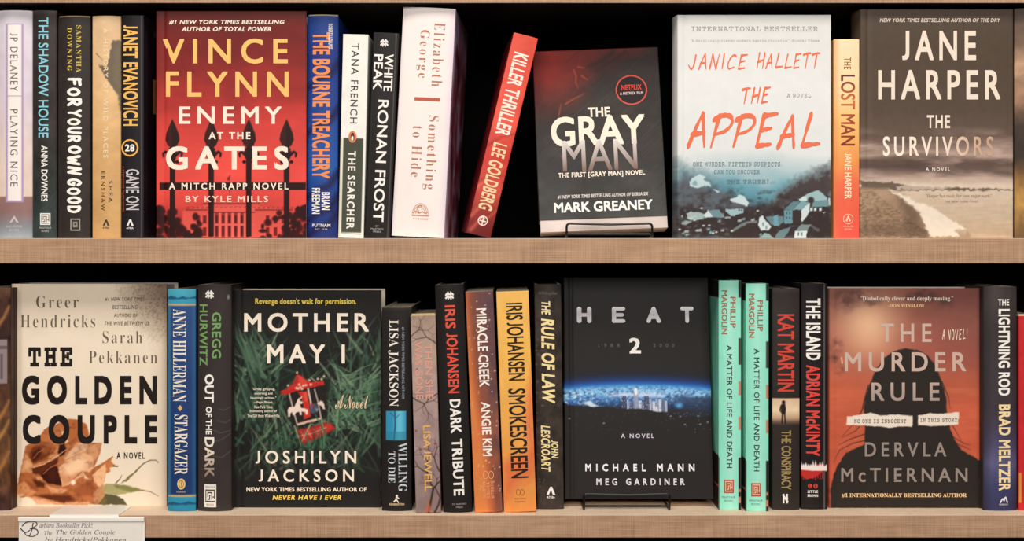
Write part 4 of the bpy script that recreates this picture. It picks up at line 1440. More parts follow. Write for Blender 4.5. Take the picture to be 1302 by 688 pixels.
# --- black face-out cover with grass and a red carousel
b = Book('hardcover_book', 'black face-out hardcover with green grass and a small red carousel', 0, 296.5, 484.5, 369, 0.036, thick=0.044, face=True, base=(46, 42, 39))
a = b.front()
a.grad([(369, (46, 42, 40)), (480, (40, 40, 36)), (560, (40, 42, 38)), (610, (48, 44, 42)), (643, (46, 42, 40))]).mottle(.25, 20, 16, 4)
rng = random.Random(17)
for i in range(520):
    x, y = 296 + rng.random() * 190, 440 + rng.random() * 170
    if math.hypot((x - 392) / 40, (y - 462) / 44) < 1 and rng.random() < .85:
        continue
    if 345 < x < 440 and y < 470:
        continue
    L, an = 20 + rng.random() * 44, -1.57 + (rng.random() - .5) * (2.6 if i < 300 else 1.7)
    c = rng.choice([(52, 88, 62), (74, 122, 84), (96, 142, 100), (40, 66, 48), (130, 158, 116), (62, 104, 80), (34, 54, 40), (86, 120, 92)])
    x2, y2 = x + L * math.cos(an), y + L * math.sin(an)
    bend = (rng.random() - .5) * 16
    a.line([(x, y), (x + (x2 - x) * .4 + bend * .5, y + (y2 - y) * .4), (x + (x2 - x) * .75 + bend * .6, y + (y2 - y) * .75), (x2, max(y2, 388))], 2.2 + rng.random() * 2.6, c, .5 + rng.random() * .4, .4, .8)
for i in range(150):
    x, y = 424 + rng.random() * 54, 476 + rng.random() * 70
    L, an = 14 + rng.random() * 32, -1.3 + (rng.random() - .5) * 2.4
    a.line([(x, y), (x + L * .5 * math.cos(an), y + L * .55 * math.sin(an)), (x + L * math.cos(an), y + L * math.sin(an) * .9)], 2.2 + rng.random() * 1.6, rng.choice([(96, 150, 104), (66, 112, 80), (128, 168, 120), (52, 86, 62), (110, 150, 110)]), .8, .4, .7)
for i in range(26):
    x, y = 300 + rng.random() * 26, 450 + rng.random() * 90
    a.line([(x + 14, y), (x + 6 * rng.random(), y - 26), (x - 4, y - 48)], 4.6, rng.choice([(64, 104, 78), (92, 136, 100), (48, 80, 60)]), .7, .6, .9)
for i in range(30):
    x, y = 310 + rng.random() * 165, 400 + rng.random() * 90
    a.line([(x, y), (x + 30 * (rng.random() - .3), y + 30 * (rng.random() - .2))], .8, (128, 118, 98), .35)
a.blend(np.interp(a.Y, [560, 596, 612], [0, .5, .8]), (44, 40, 38))
a.blend(np.interp(a.Y, [374, 402, 430], [.85, .7, 0]), (46, 42, 39))
# the carousel
rd, dr, cr = (196, 42, 38), (128, 28, 28), (236, 206, 184)
g = a.C.mean(-1, keepdims=True)
a.C = (a.C * .66 + g * .34) * .93
pg, ln = sketch(a, 340, 465, 6.25)
pg([150, 190, 470, 150, 480, 420, 240, 480, 160, 420], (44, 36, 34), .9, 2)
pg([235, 510, 330, 490, 470, 450, 520, 470, 545, 500, 440, 560, 290, 620, 250, 580], (176, 44, 40), .97, 1)
pg([240, 520, 400, 490, 500, 460, 520, 500, 420, 540, 280, 580], (202, 62, 54), .8, 1)
for q in ([270, 530, 300, 590], [320, 515, 350, 570], [370, 500, 400, 550], [420, 490, 440, 530]):
    ln(q, 1.2, (232, 150, 126), .7)
ln([250, 560, 350, 540, 470, 490], 1, (236, 180, 156), .7)
pg([235, 460, 300, 440, 430, 410, 435, 430, 330, 455, 240, 475], (226, 190, 172), .95, .6)
pg([245, 210, 315, 200, 330, 290, 345, 400, 290, 430, 285, 300], (206, 58, 46), .97, .8)
pg([280, 215, 312, 205, 320, 280, 300, 290], (232, 104, 78), .7, 1)
ln([172, 215, 200, 330, 235, 460], 1.8, (204, 186, 172), .9)
ln([322, 180, 345, 290, 350, 340], 2.2, (226, 204, 190), .95)
ln([375, 190, 400, 280, 425, 410], 1.8, (196, 178, 168), .9)
pg([163, 350, 175, 328, 215, 325, 240, 270, 255, 255, 262, 280, 285, 290, 275, 302, 258, 305, 270, 335, 300, 340, 320, 350, 322, 385, 308, 390, 300, 368, 270, 365, 275, 390, 258, 392, 250, 368, 225, 375, 215, 395, 200, 390, 195, 370, 185, 380, 180, 405, 165, 405], (246, 222, 206), .98, .6, .5)
ln([262, 262, 272, 250], 1.4, (240, 214, 196))
pg([330, 350, 350, 310, 380, 300, 410, 340, 390, 375, 350, 380], (86, 92, 108), .9, 1)
a.ell(397, 515, 2, 2, (168, 60, 76), .8, .5).ell(403, 521, 2, 2, (150, 160, 170), .7, .5)
pg([395, 300, 420, 280, 440, 285, 450, 310, 455, 345, 440, 345, 425, 320, 400, 310], (240, 216, 200), .97, .6)
pg([103, 205, 150, 185, 200, 150, 225, 85, 243, 68, 270, 85, 310, 120, 350, 130, 445, 122, 455, 150, 370, 168, 270, 190, 160, 225, 115, 232], (206, 52, 46), 1, .7)
pg([200, 150, 228, 85, 243, 72, 240, 130, 225, 150], (150, 60, 58), .8, 1)
pg([245, 72, 275, 92, 315, 125, 300, 150, 255, 140], (228, 84, 68), .75, 1)
pg([103, 210, 160, 195, 270, 165, 370, 145, 455, 140, 455, 152, 370, 168, 270, 190, 160, 225, 115, 232], (190, 44, 40), .8, .8)
for x, y in ((230, 178), (252, 150), (262, 172), (285, 160), (305, 155), (245, 182), (345, 150), (275, 185)):
    a.ell(340 + x / 6.25, 465 + y / 6.25, 1.7, 1.6, (246, 208, 180), .85, .5)
for x, y in ((235, 55), (335, 115), (400, 105), (430, 108), (165, 158), (450, 85)):
    a.ell(340 + x / 6.25, 465 + y / 6.25, 1.5, 1.5, (232, 190, 160), .9, .5)
ln([345, 95, 385, 125], 1.2, (190, 176, 160), .8)
for q, c in (([215, 480, 270, 640], (150, 160, 120)), ([430, 420, 450, 560, 445, 660], (120, 156, 112)), ([340, 470, 270, 610], (176, 176, 132)), ([490, 320, 480, 470], (90, 130, 96)), ([560, 360, 545, 560], (130, 166, 120)), ([380, 390, 440, 500, 470, 600], (70, 110, 82))):
    ln(q, 2.2, c, .8, 1)
for i in range(22):
    x, y = 352 + rng.random() * 78, 574 - rng.random() * 8
    a.line([(x, y), (x + rng.random() * 24 - 12, y - 12 - rng.random() * 22)], 2, rng.choice([(64, 104, 78), (84, 126, 92), (48, 78, 58)]), .8, .5, .7)
b.text('b', "Revenge doesn't wait for permission.", 'B', (243, 214, 96), (324.5, 379, 453, 388.8))
b.text('t', 'MOTHER', 'S', CREAM, (310.5, 398, 469, 422), sp=1.36, off=.02).text('t', 'MAY I', 'S', CREAM, (339.5, 438, 438.5, 462), sp=1.36, off=.02)
b.text('n1', 'A Novel', 'C', (238, 206, 170), (426, 502, 468, 520))
for i, t in enumerate(('"Gritty, gripping,', 'unnerving, and', 'hauntingly written."', '—Megan Miranda,', 'New York Times', 'bestselling author of', 'The Girl from Widow Hills')):
    w = len(t) * .82
    b.text('b', t, 'B', (226, 214, 190), (335 - w, 493 + i * 5.6, 335 + w, 497 + i * 5.6))
b.text('a', 'JOSHILYN', 'S', CREAM, (325, 573, 453, 589.5), sp=1.45, off=.016).text('a', 'JACKSON', 'S', CREAM, (329, 597, 450, 612.5), sp=1.5, off=.016)
b.text('b', 'NEW YORK TIMES BESTSELLING AUTHOR OF', 'B', CREAM, (313.5, 619.5, 466, 625)).text('b', 'NEVER HAVE I EVER', 'BI', (243, 210, 96), (346.5, 629.5, 434, 635.5), sp=1.1)
b.build()

# --- short black spine with a blue picture
b = Book('hardcover_book', 'short black spine with white serif capitals and a small blue picture', 0, 485.5, 523, 391, 0.018, base=(44, 40, 38), depth=.14)
a = b.spine().mottle(.1, 10, 30)
a.grad([(391, (62, 56, 52)), (396, (46, 42, 40)), (650, (42, 38, 36))])
q = (a.X > 491) & (a.X < 516) & (a.Y > 522.5) & (a.Y < 560)
a.blend(np.where(q, 1, 0), (58, 150, 188))
a.blend(np.where(q, np.clip(1.2 - np.abs(a.X - 508) / 8, 0, 1) * .8, 0), (120, 206, 226))
a.line([(502, 523), (502.5, 540), (501, 560)], 1.6, (40, 74, 96), .9).line([(502, 530), (496, 525)], .8, (40, 74, 96), .8).line([(502, 533), (508, 527)], .8, (40, 74, 96), .8)
a.rect(491, 549, 516, 560, (52, 132, 158), .55)
b.text('a', 'LISA JACKSON', 'SB', (244, 234, 222), (493.5, 407, 506.5, 517), off=-.006)
b.text('b', '#1 NEW YORK TIMES BESTSELLING AUTHOR', 'S', (156, 166, 176), (510.6, 416, 514.2, 508))
b.text('t', 'WILLING', 'SB', (208, 216, 224), (506.5, 563, 517.5, 625), off=-.008).text('t', 'TO DIE', 'SB', (208, 216, 224), (493.5, 574, 502.5, 614), off=-.008)
b.strokes('e', [[(501, 638), (503.5, 635), (504, 632), (507, 634)]], 1.6, (238, 222, 204)).disc('e', 504.6, 630.6, 1.5, 1.5, (238, 222, 204)).strokes('e', [[(504, 635), (506.5, 639)]], 1.5, (238, 222, 204))
b.text('p', 'KENSINGTON', 'B', (226, 196, 156), (495, 640, 514, 642.6), 'h')
b.build()

# --- mauve spine with black branches
b = Book('paperback_book', 'small mauve-beige paperback spine crossed by black bare branches', 0, 529, 560.5, 401.5, 0.008, hard=False, depth=.12, lean=-1.6, base=(172, 148, 138), mat=M_MATTE)
a = b.spine()
a.grad([(401, (172, 148, 132)), (470, (180, 156, 146)), (560, (168, 142, 140)), (652, (146, 124, 120))]).mottle(.12, 10, 14)
br = (62, 46, 44)
rng = random.Random(2)


def branch(x, y, an, L, w):
    if w < .35 or L < 4:
        return
    x2, y2 = x + L * math.cos(an), y + L * math.sin(an)
    a.line([(x, y), ((x + x2) / 2 + rng.random() * 3 - 1.5, (y + y2) / 2), (x2, y2)], w, br, .85, w * .7)
    for k in (-1, 1):
        branch(x2, y2, an + k * (.25 + rng.random() * .6), L * .72, w * .66)


branch(563, 440, -2.5, 18, 1.6)
branch(527, 430, -.7, 16, 1.3)
branch(527, 505, .5, 18, 1.6)
branch(563, 500, 2.6, 16, 1.5)
branch(545, 652, -1.35, 30, 3.4)
branch(560, 600, -1.9, 18, 1.8)
branch(553, 652, -1.2, 20, 2.6)
a.poly([(540, 652), (545, 634), (549, 652)], (190, 110, 84), .8, 1, 1)
for x, y in ((537, 572), (556, 565), (532, 548), (548, 490), (536, 470)):
    a.ell(x, y, 1.8, 1.2, (140, 70, 62), .8, .4, .6)
b.text('t', 'THEN SHE', 'S', (224, 156, 138), (540.5, 437, 550, 508), off=.012).text('t', 'WAS GONE', 'S', (224, 156, 138), (528, 434.5, 537.5, 508), off=.012)
b.text('a', 'LISA JEWELL', 'S', (232, 178, 92), (539, 541, 548.5, 625), off=.012)
b.headband()
b.build()

# --- black spine, red capitals over white capitals
b = Book('hardcover_book', 'black spine with red capitals above distressed white capitals', 0, 564, 600.5, 362.5, 0.010, lean=-2.25, base=(40, 36, 34))
a = b.spine().mottle(.12, 12, 30)
b.knot(571.5, 376, 9, (240, 234, 226))
RD = (226, 84, 66)
b.text('a', 'IRIS', 'S', RD, (565.8, 388, 579, 418), off=.022).text('a', 'JOHANSEN', 'S', RD, (568.5, 424, 583, 500), off=.022)
b.text('t', 'DARK', 'B', (246, 240, 232), (572.5, 508, 586, 551)).text('t', 'TRIBUTE', 'B', (246, 240, 232), (575.5, 558, 589, 630))
b.text('p', "ST. MARTIN'S", 'S', (170, 164, 158), (575, 640, 593, 642), 'h').text('p', 'PRESS', 'S', (170, 164, 158), (580, 644, 588.5, 646), 'h')
b.build()

# --- orange to plum spine with stars
b = Book('paperback_book', 'spine fading from orange to starry plum brown', 0, 604, 639, 371, 0.010, hard=False, depth=.13, lean=-2.5, base=(150, 96, 80), bulge=.001)
a = b.spine()
wr = np.interp(a.Y, [371, 480, 600, 652], [6, 0, -14, -16])
a.grad([(603, (226, 140, 78)), (609, (196, 112, 70)), (616, (140, 84, 66)), (628, (112, 78, 76)), (640, (98, 74, 82))], 'x', warp=wr)
a.blend(np.clip(a.noise(12, 18, 5) - .3, 0, 1) * np.interp(a.Y, [420, 540, 652], [.2, .8, .8]), (220, 124, 84))
rng = random.Random(5)
for i in range(70):
    x, y = 606 + rng.random() * 32, 374 + rng.random() * 260
    a.ell(x, y, .6 + rng.random() * .5, .6 + rng.random() * .5, (246, 220, 200), (.8 if x > 616 else .4), .6)
b.text('t', 'MIRACLE CREEK', 'S', (250, 240, 230), (607.5, 392, 620.5, 492), off=.018).text('a', 'ANGIE KIM', 'S', (250, 240, 230), (612.8, 511, 624.5, 580), off=.018)
for i in (0, 1):
    b.ring('b', 617.5 + i * 7, 604, 3.4, 5.2, .8, (236, 170, 120), 14)
for i, t in enumerate(('THE NEW YORK', 'TIMES', 'BESTSELLER')):
    b.text('b', t, 'S', (236, 170, 120), (614 + i * 5, 612, 617.6 + i * 5, 634))
b.build()

# --- yellow-orange spine with tall black capitals
b = Book('paperback_book', 'yellow-orange spine with tall thin black capitals', 0, 641, 682, 371, 0.012, hard=False, depth=.13, lean=-2.05, base=(242, 186, 96), bulge=.001)
a = b.spine()
a.grad([(371, (244, 192, 104)), (480, (243, 186, 96)), (570, (240, 170, 88)), (651, (232, 150, 82))]).mottle(.04, 12, 18)
a.poly([(683, 470), (676, 500), (672, 540), (676, 580), (683, 600)], (226, 110, 74), .7, 5, 2)
a.poly([(641, 590), (652, 582), (672, 580), (683, 570), (683, 610), (660, 616), (641, 640)], (222, 108, 72), .65, 7, 3)
b.text('a', 'IRIS JOHANSEN', 'S', (46, 34, 28), (645, 385, 666, 484), off=.016).text('t', 'SMOKESCREEN', 'S', (46, 34, 28), (648, 494, 670, 608), off=.016)
for i in (0, 1):
    b.ring('b', 659 + i * 5, 626, 2.8, 4.2, .7, (150, 96, 56), 12)
b.text('p', 'GRAND CENTRAL', 'S', (150, 96, 56), (654, 633, 669, 635), 'h').text('p', 'PUBLISHING', 'S', (150, 96, 56), (655, 637, 668, 639), 'h')
b.build()

# --- weathered black spine with cream italic capitals
b = Book('hardcover_book', 'weathered black spine with cream slanted bold capitals', 0, 683, 717, 362, 0.027, lean=-.7, base=(64, 56, 51), bulge=.0018)
a = b.spine().mottle(.35, 8, 12, 6)
rng = random.Random(9)
for i in range(40):
    x, y = 684 + rng.random() * 12, 430 + rng.random() * 190
    a.ell(x, y, .6 + rng.random() * 1.6, .5 + rng.random(), (124, 112, 102), .5, .6)
for i in range(6):
    a.ell(690 + i * 4, 372 + rng.random() * 2, 2, 1.6, (110, 102, 96), .8, .5)
f = b.front()
f.fill((60, 50, 46)).mottle(.3, 10, 10).rect(8, 410, 60, 445, (190, 96, 66)).rect(4, 535, 60, 580, (170, 130, 96))
YC = (244, 222, 162)
b.text('t', 'THE', 'BI', YC, (688.5, 383, 699.5, 400.5)).text('t', 'RULE OF LAW', 'BI', YC, (688.5, 405, 705.5, 513), off=.01)
b.text('a', 'JOHN', 'BI', YC, (701, 560, 710, 583)).text('a', 'LESCROART', 'BI', YC, (688, 541, 699.5, 600))
b.peak(700, 625, 10, (246, 240, 232))
b.build()

# --- black face-out cover with city lights, on the wire easel
b = Book('hardcover_book', 'black face-out hardcover with glowing blue city lights on a wire easel', 0, 718.5, 907.5, 353, 0.036, y1=635, lift=-1, thick=0.030, face=True, back=9, base=(40, 37, 36))
heat_book = b
a = b.front()
a.grad([(353, (24, 20, 19)), (440, (32, 27, 25)), (635, (37, 32, 30))]).mottle(.06, 30, 30)
arc = a.Y - ((a.X - 812) / 95) ** 2 * 5 + 2
glow = np.interp(arc, [462, 478, 487, 492, 494.5, 498, 502, 507, 514, 520, 526], [0, .25, .75, .9, 1, 1, 1, 1, .95, .7, 0])
band = np.stack([np.interp(arc, [462, 478, 488, 493, 497, 503, 510, 518, 526], v) for v in ([24, 16, 24, 44, 120, 150, 90, 44, 30], [26, 30, 70, 120, 184, 204, 150, 90, 48], [44, 70, 150, 200, 232, 240, 212, 150, 70])], -1)
a.C = a.C * (1 - glow[..., None]) + band * glow[..., None]
n = a.noise(3.2, 2.2, 4, 3)
a.blend(np.clip(n * 2 - .75, 0, 1) * np.interp(arc, [493, 499, 520, 528], [0, .9, .8, 0]), (36, 62, 110))
n = a.noise(2.6, 1.8, 8, 2)
a.blend(np.clip(n * 3 - 1.7, 0, 1) * np.interp(arc, [493, 499, 516, 526], [0, 1, .9, 0]) * np.interp(a.X, [718, 735, 770, 850, 908], [1, 1, .5, .8, .4]), (226, 244, 250))
rng = random.Random(4)
pg, ln = sketch(a, 715, 470, 6.677)
pg([390, 235, 520, 215, 760, 215, 900, 235, 880, 250, 600, 245, 420, 250], (216, 222, 238), .75, 1.6)
pg([180, 300, 240, 280, 320, 330, 250, 335], (226, 240, 244), .85, 1.4)
a.blend(np.interp(a.X, [845, 870, 908], [0, .55, .75]) * np.interp(a.Y, [505, 509, 530], [0, 1, 1]) * (a.Y < 532), (38, 46, 66))
for x, y0, w, c in ((515, 240, 40, (70, 74, 100)), (560, 275, 22, (170, 182, 210)), (585, 285, 24, (92, 100, 130)), (612, 245, 26, (120, 128, 156)), (640, 262, 20, (84, 90, 118)), (660, 280, 26, (198, 206, 226)), (688, 290, 20, (120, 126, 152)), (708, 242, 40, (78, 82, 106)), (752, 262, 22, (168, 176, 200)), (778, 285, 26, (206, 210, 224)), (806, 262, 24, (150, 158, 182)), (834, 270, 24, (208, 214, 230)), (862, 262, 18, (110, 118, 146)), (884, 280, 22, (170, 178, 200)), (790, 330, 40, (206, 206, 216))):
    pg([x, y0, x + w, y0, x + w, 375, x, 375], c, .95, .4, 0)
    for k in range(int((375 - y0) / 16)):
        for m in range(max(1, w // 10)):
            if rng.random() < .6:
                a.rect(715 + (x + 3 + m * 10) / 6.677, 470 + (y0 + 6 + k * 16) / 6.677, 715 + (x + 8 + m * 10) / 6.677, 470 + (y0 + 13 + k * 16) / 6.677, rng.choice([(232, 236, 246), (54, 60, 84), (150, 170, 210)]), .75, .4)
pg([620, 185, 632, 172, 650, 175, 658, 190, 660, 375, 632, 375, 622, 260], (150, 160, 186), .97, .5, 0)
pg([622, 186, 634, 174, 650, 177, 655, 215, 640, 240, 626, 215], (232, 236, 246), .95, .6, 0)
a.ell(866, 518, 4, 3, (96, 176, 232), .9, .7)
pg([0, 290, 60, 318, 140, 325, 220, 325, 280, 338, 340, 332, 400, 335, 480, 348, 600, 350, 680, 348, 760, 362, 830, 380, 930, 395, 1060, 420, 1302, 440, 1302, 700, 0, 700], (36, 31, 29), .98, .9, 1.2, 5)
for i in range(70):
    x, y = 720 + rng.random() * 186, 527 + rng.random() ** 2 * 26
    a.ell(x, y, .6, .55, rng.choice([(150, 170, 190), (150, 140, 132), (110, 130, 150)]), .6 if x > 840 else .3, .6)
for x, y in ((1015, 413), (1185, 478), (1250, 462), (1055, 480), (360, 470), (65, 430), (935, 410), (1170, 410)):
    a.ell(715 + x / 6.677, 470 + y / 6.677, 1.3, .8, (150, 170, 186), .8, .5)
SV = (226, 222, 224)
for ch, x0, x1 in (('h', 735.5, 754.5), ('e', 781, 798.5), ('a', 826, 844.5), ('t', 870, 887.5)):
    b.boxes.pop('t', None)
    b.brush('t_' + ch, ch, SV, (x0, 392, x1, 413), .29, taper=0, wide=.8, jitter=0, grad=(1, [(392, (250, 246, 244)), (400, (206, 202, 208)), (406, (226, 222, 226)), (413, (244, 240, 240))]))
b.text('b', '1988', 'S', (96, 90, 88), (763, 439.5, 790.5, 444), sp=2.2, off=.01).text('b', '2000', 'S', (96, 90, 88), (834, 439.5, 861.5, 444), sp=2.2, off=.01)
b.text('n', '2', 'S', WHITE, (803, 432, 818, 452), off=.028)
b.text('n1', 'A NOVEL', 'S', (206, 196, 214), (790.5, 553.5, 833, 559), sp=1.45, off=.02)
b.text('a', 'MICHAEL MANN', 'B', (238, 234, 238), (744.5, 591, 884, 600.5), sp=1.9).text('a', 'MEG GARDINER', 'B', (220, 214, 226), (758.5, 609, 871, 617.5), sp=1.75)
b.build()

# --- the two mint spines
for dx, dy, x0, x1, y0, s, lab in ((0, 0, 914, 942.5, 356.5, 0.024, 'mint green spine with copper capitals, left one of the matching pair'),
                                   (34.6, 4.3, 948.4, 977.5, 360.5, 0.017, 'mint green spine with copper capitals, right one of the matching pair')):
    b = Book('hardcover_book', lab, 0, x0, x1, y0, s, depth=.145, base=(146, 226, 202), bulge=.0014)
    a = b.spine()
    a.grad([(x0, (140, 222, 196)), ((x0 + x1) / 2, (172, 236, 215)), (x1, (150, 228, 206))], 'x').mottle(.03, 14, 20)
    xe = x1 - 3.4
    a.rect(xe, y0, x1, y0 + 22, (44, 34, 32), .9).rect(xe, 430 + dy, x1, 464 + dy, (70, 44, 38), .85).rect(xe, 485 + dy, x1, 503 + dy, (206, 138, 108)).rect(xe, 530 + dy, x1, 547 + dy, (206, 138, 108))
    a.rect(xe, 582 + dy, x1, 652, (60, 42, 38)).rect(xe, 622 + dy, x1, 626 + dy, (196, 128, 100)).rect(xe, 632 + dy, x1, 640 + dy, (206, 138, 108))
    a.rect(x0, 582 + dy, x0 + 1, 652, (60, 42, 38), .9)
    k = b.back()
    k.fill((140, 222, 196)).mottle(.04, 14, 20).rect(0, 350, 300, y0 + 22, (40, 32, 30)).rect(0, 580 + dy, 300, 655, (44, 34, 32)).rect(0, 618 + dy, 300, 620 + dy, (190, 120, 96))
    CP = (162, 104, 78)
    b.text('a', 'PHILLIP', 'S', CP, (928.5 + dx, 377.5 + dy, 935.5 + dx, 417 + dy), off=.018).text('a', 'MARGOLIN', 'S', CP, (917.5 + dx, 369 + dy, 924.8 + dx, 425 + dy), off=.018)
    b.text('t', 'A MATTER OF LIFE AND DEATH', 'S', (52, 66, 60), (924 + dx, 439 + dy, 931 + dx, 595 + dy), sp=1.1, off=.012)
    b.maze(926.8 + dx, 618.5 + dy, 12.5, 17, (176, 84, 66), (236, 190, 160))
    b.text('p', 'MINOTAUR', 'S', (80, 130, 116), (918 + dx, 631 + dy, 935 + dx, 633.4 + dy), 'h').text('p', 'BOOKS', 'S', (80, 130, 116), (921 + dx, 635.6 + dy, 932 + dx, 638 + dy), 'h')
    b.build()

# --- dark brown spine with red author and little picture
b = Book('hardcover_book', 'dark brown spine with red capitals and a small cream picture of a standing figure', 0, 982.5, 1017, 367, 0.024, base=(54, 47, 44), bulge=.002)
a = b.spine()
a.grad([(367, (82, 74, 70)), (374, (62, 55, 52)), (500, (54, 48, 45)), (506.5, (52, 46, 44)), (507, (222, 190, 160)), (522, (240, 216, 180)), (532, (200, 164, 132)), (536, (130, 104, 88)), (541, (58, 50, 46)), (648, (56, 49, 46))])
a.mottle(.06, 10, 18)
fg = (46, 36, 32)
a.ell(996.3, 511.5, 2.2, 2.4, fg, 1, .25).poly([(993.4, 514), (998.4, 513.5), (999.4, 520), (998.6, 527), (994, 527), (992.6, 520)], fg, 1, .6)
a.line([(995, 526), (994.4, 538)], 1.8, fg).line([(997.6, 526), (998.6, 538)], 1.8, fg).line([(993, 516), (991.6, 522), (994, 525)], 1.3, fg)
b.text('a', 'KAT MARTIN', 'S', (212, 72, 60), (989, 399.5, 1010, 498), off=.022)
b.text('t', 'THE CONSPIRACY', 'S', (164, 140, 90), (993.5, 547.5, 1006, 622.5), off=.022)
for x in (-3.2, 1.2):
    b.rect('e', 998.5 + x, 628, 1000.5 + x, 640, (240, 234, 226))
b.rect('e', 996, 633, 1002, 635, (240, 234, 226)).shape('e', [(994.6, 630), (996, 628), (1002.6, 638), (1001.4, 640)], (240, 234, 226))
b.build()

# --- black spine with a red and white splash
b = Book('hardcover_book', 'black spine with white then red capitals and a red splash near its foot', 0, 1019.2, 1052.4, 360.5, 0.026, base=(40, 35, 35), bulge=.002)
a = b.spine().mottle(.12, 6, 40)
a.line([(1048.4, 362), (1048.4, 648)], 1.5, (128, 122, 122), .85)
rng = random.Random(3)
a.poly([(1018, 592), (1048, 590), (1048, 600), (1040, 604), (1034, 608), (1026, 610), (1018, 604)], (200, 54, 50), 1, .7, 1.4)
tp = [(1018, 598)]
for i in range(11):
    tp += [(1019 + i * 3, 585 + rng.random() * 8), (1020.5 + i * 3, 592)]
a.poly(tp + [(1052, 591), (1052, 599)], (248, 236, 228), .97, .6, .6)
for i in range(10):
    a.line([(1019 + i * 3, 600), (1019 + i * 3, 604 + rng.random() * 7)], 1.4, (196, 54, 50), .9)
b.text('t', 'THE ISLAND', 'B', (248, 242, 234), (1025, 379.5, 1043.5, 458), off=.01).text('a', 'ADRIAN McKINTY', 'B', (222, 74, 66), (1025, 464.5, 1042.5, 580), off=.01)
b.disc('e', 1030, 618, 2.8, 3, (200, 70, 64)).disc('e', 1037, 618, 2.8, 3, (200, 70, 64)).text('e', 'L', 'B', (40, 35, 35), (1029, 616.4, 1031, 619.8), 'h').text('e', 'B', 'B', (40, 35, 35), (1036, 616.4, 1038.2, 619.8), 'h')
b.text('p', 'LITTLE', 'B', (240, 234, 228), (1027, 623.5, 1040, 626.8), 'h').text('p', 'BROWN', 'B', (240, 234, 228), (1027, 628.6, 1040, 632), 'h')
b.build()

# --- sunset face-out cover with a dark silhouette
b = Book('hardcover_book', 'sunset-coloured face-out hardcover with a dark long-haired silhouette and torn paper strips', 0, 1055, 1245.5, 366.5, 0.034, thick=0.044, face=True, base=(146, 88, 76))
a = b.front()
a.grad([(366, (152, 96, 84)), (410, (158, 98, 84)), (455, (178, 100, 82)), (490, (202, 104, 76)), (540, (206, 102, 74)), (600, (206, 98, 72)), (645, (190, 88, 64))])
a.mottle(.10, 40, 26, 3)
g = np.hypot((a.X - 1104) / 40, (a.Y - 414) / 46)
a.blend(np.exp(-g * g * 1.1) * .85, (244, 200, 160))
a.blend(np.interp(a.X, [1150, 1200, 1245], [0, .25, .4]) * np.interp(a.Y, [366, 470, 520], [1, .7, 0]), (120, 76, 74))
for x, y, rx, ry in ((1092, 374, 30, 18), (1074, 380, 20, 20), (1178, 372, 26, 16), (1200, 384, 20, 12), (1112, 384, 14, 8), (1160, 378, 12, 8), (1172, 374, 10, 6), (1064, 440, 10, 12), (1060, 455, 8, 8), (1068, 470, 8, 10)):
    nn = a.noise(9, 7, int(x), 3)
    a.blend(np.clip(1.1 - np.hypot((a.X - x) / rx, (a.Y - y) / ry), 0, 1) * np.clip(nn * 1.8 - .4, 0, 1), (98, 66, 64))
nn = a.noise(60, 6, 14, 3)
a.blend(np.clip(nn * 2 - .9, 0, 1) * np.interp(a.Y, [470, 500, 560, 600], [0, .5, .4, 0]), (232, 132, 96))
sil = (54, 47, 43)
a.poly([(1056, 622), (1060, 604), (1066, 590), (1076, 576), (1088, 570), (1099, 566), (1100, 545), (1098, 520), (1100, 505), (1106, 488), (1114, 470), (1124, 455), (1138, 446), (1152, 443), (1166, 445), (1180, 452), (1190, 466), (1198, 486), (1203, 506), (1204, 524), (1208, 545), (1214, 560), (1222, 572), (1236, 580), (1246, 586), (1246, 646), (1056, 646)], sil, 1, .9, .8)
for pts in ([(1102, 500), (1096, 522), (1084, 540), (1070, 556)], [(1099, 535), (1088, 548), (1072, 556)], [(1100, 560), (1084, 564), (1068, 572), (1060, 588)], [(1100, 552), (1082, 558), (1066, 566)], [(1204, 540), (1212, 556), (1226, 564), (1234, 566)], [(1206, 552), (1216, 564), (1234, 572)], [(1203, 528), (1214, 546), (1222, 560)], [(1198, 486), (1206, 505), (1208, 520)], [(1104, 490), (1099, 508), (1094, 530)]):
    a.line(pts, 1.3, sil, .85, .5, .7)
pap = (240, 226, 210)
a.poly([(1077, 530), (1090, 528), (1104, 525), (1120, 528), (1140, 527), (1160, 529), (1160, 543), (1146, 542), (1130, 544), (1112, 542), (1096, 541), (1076, 540)], pap, 1, .6, .9)
a.poly([(1167, 528), (1182, 526), (1200, 526), (1219, 524), (1218, 540), (1200, 541), (1184, 542), (1167, 541)], pap, 1, .6, .9)
a.line([(1070, 455), (1071, 462)], 1.6, (250, 214, 170), .8)
b.text('b', '"Diabolically clever and deeply moving."', 'SB', (250, 236, 220), (1094.5, 376.5, 1211.5, 383.6)).text('b', '-DON WINSLOW', 'SB', (250, 214, 160), (1129, 386.5, 1175.5, 390.8))
TC = (206, 178, 162)
b.text('t', 'THE', 'S', TC, (1119.5, 411.5, 1184.5, 435), sp=1.48, off=.016).text('t', 'MURDER', 'S', TC, (1074, 448, 1228.5, 472.5), sp=1.4, off=.016).text('t', 'RULE', 'S', TC, (1108, 486.5, 1194.5, 510), sp=1.48, off=.016, grad=(1, [(486, (196, 172, 158)), (510, (168, 148, 138))]))
b.brush('n1', 'A NOVEL!', (250, 226, 206), (1198, 417.5, 1230, 432.5), .13, taper=.2, wide=.6, gap=.3)
b.text('b', 'NO ONE IS INNOCENT', 'M', (96, 84, 76), (1086, 533, 1152, 538), sp=1.15, off=.006).text('b', 'IN THIS STORY', 'M', (96, 84, 76), (1170, 531.5, 1217, 536.5), sp=1.15, off=.006)
AC = (152, 138, 128)
b.text('a', 'DERVLA', 'S', AC, (1099.5, 562.5, 1203, 580.5), sp=1.48, off=.014).text('a', 'McTIERNAN', 'S', AC, (1069.5, 595, 1230, 613), sp=1.42, off=.014)
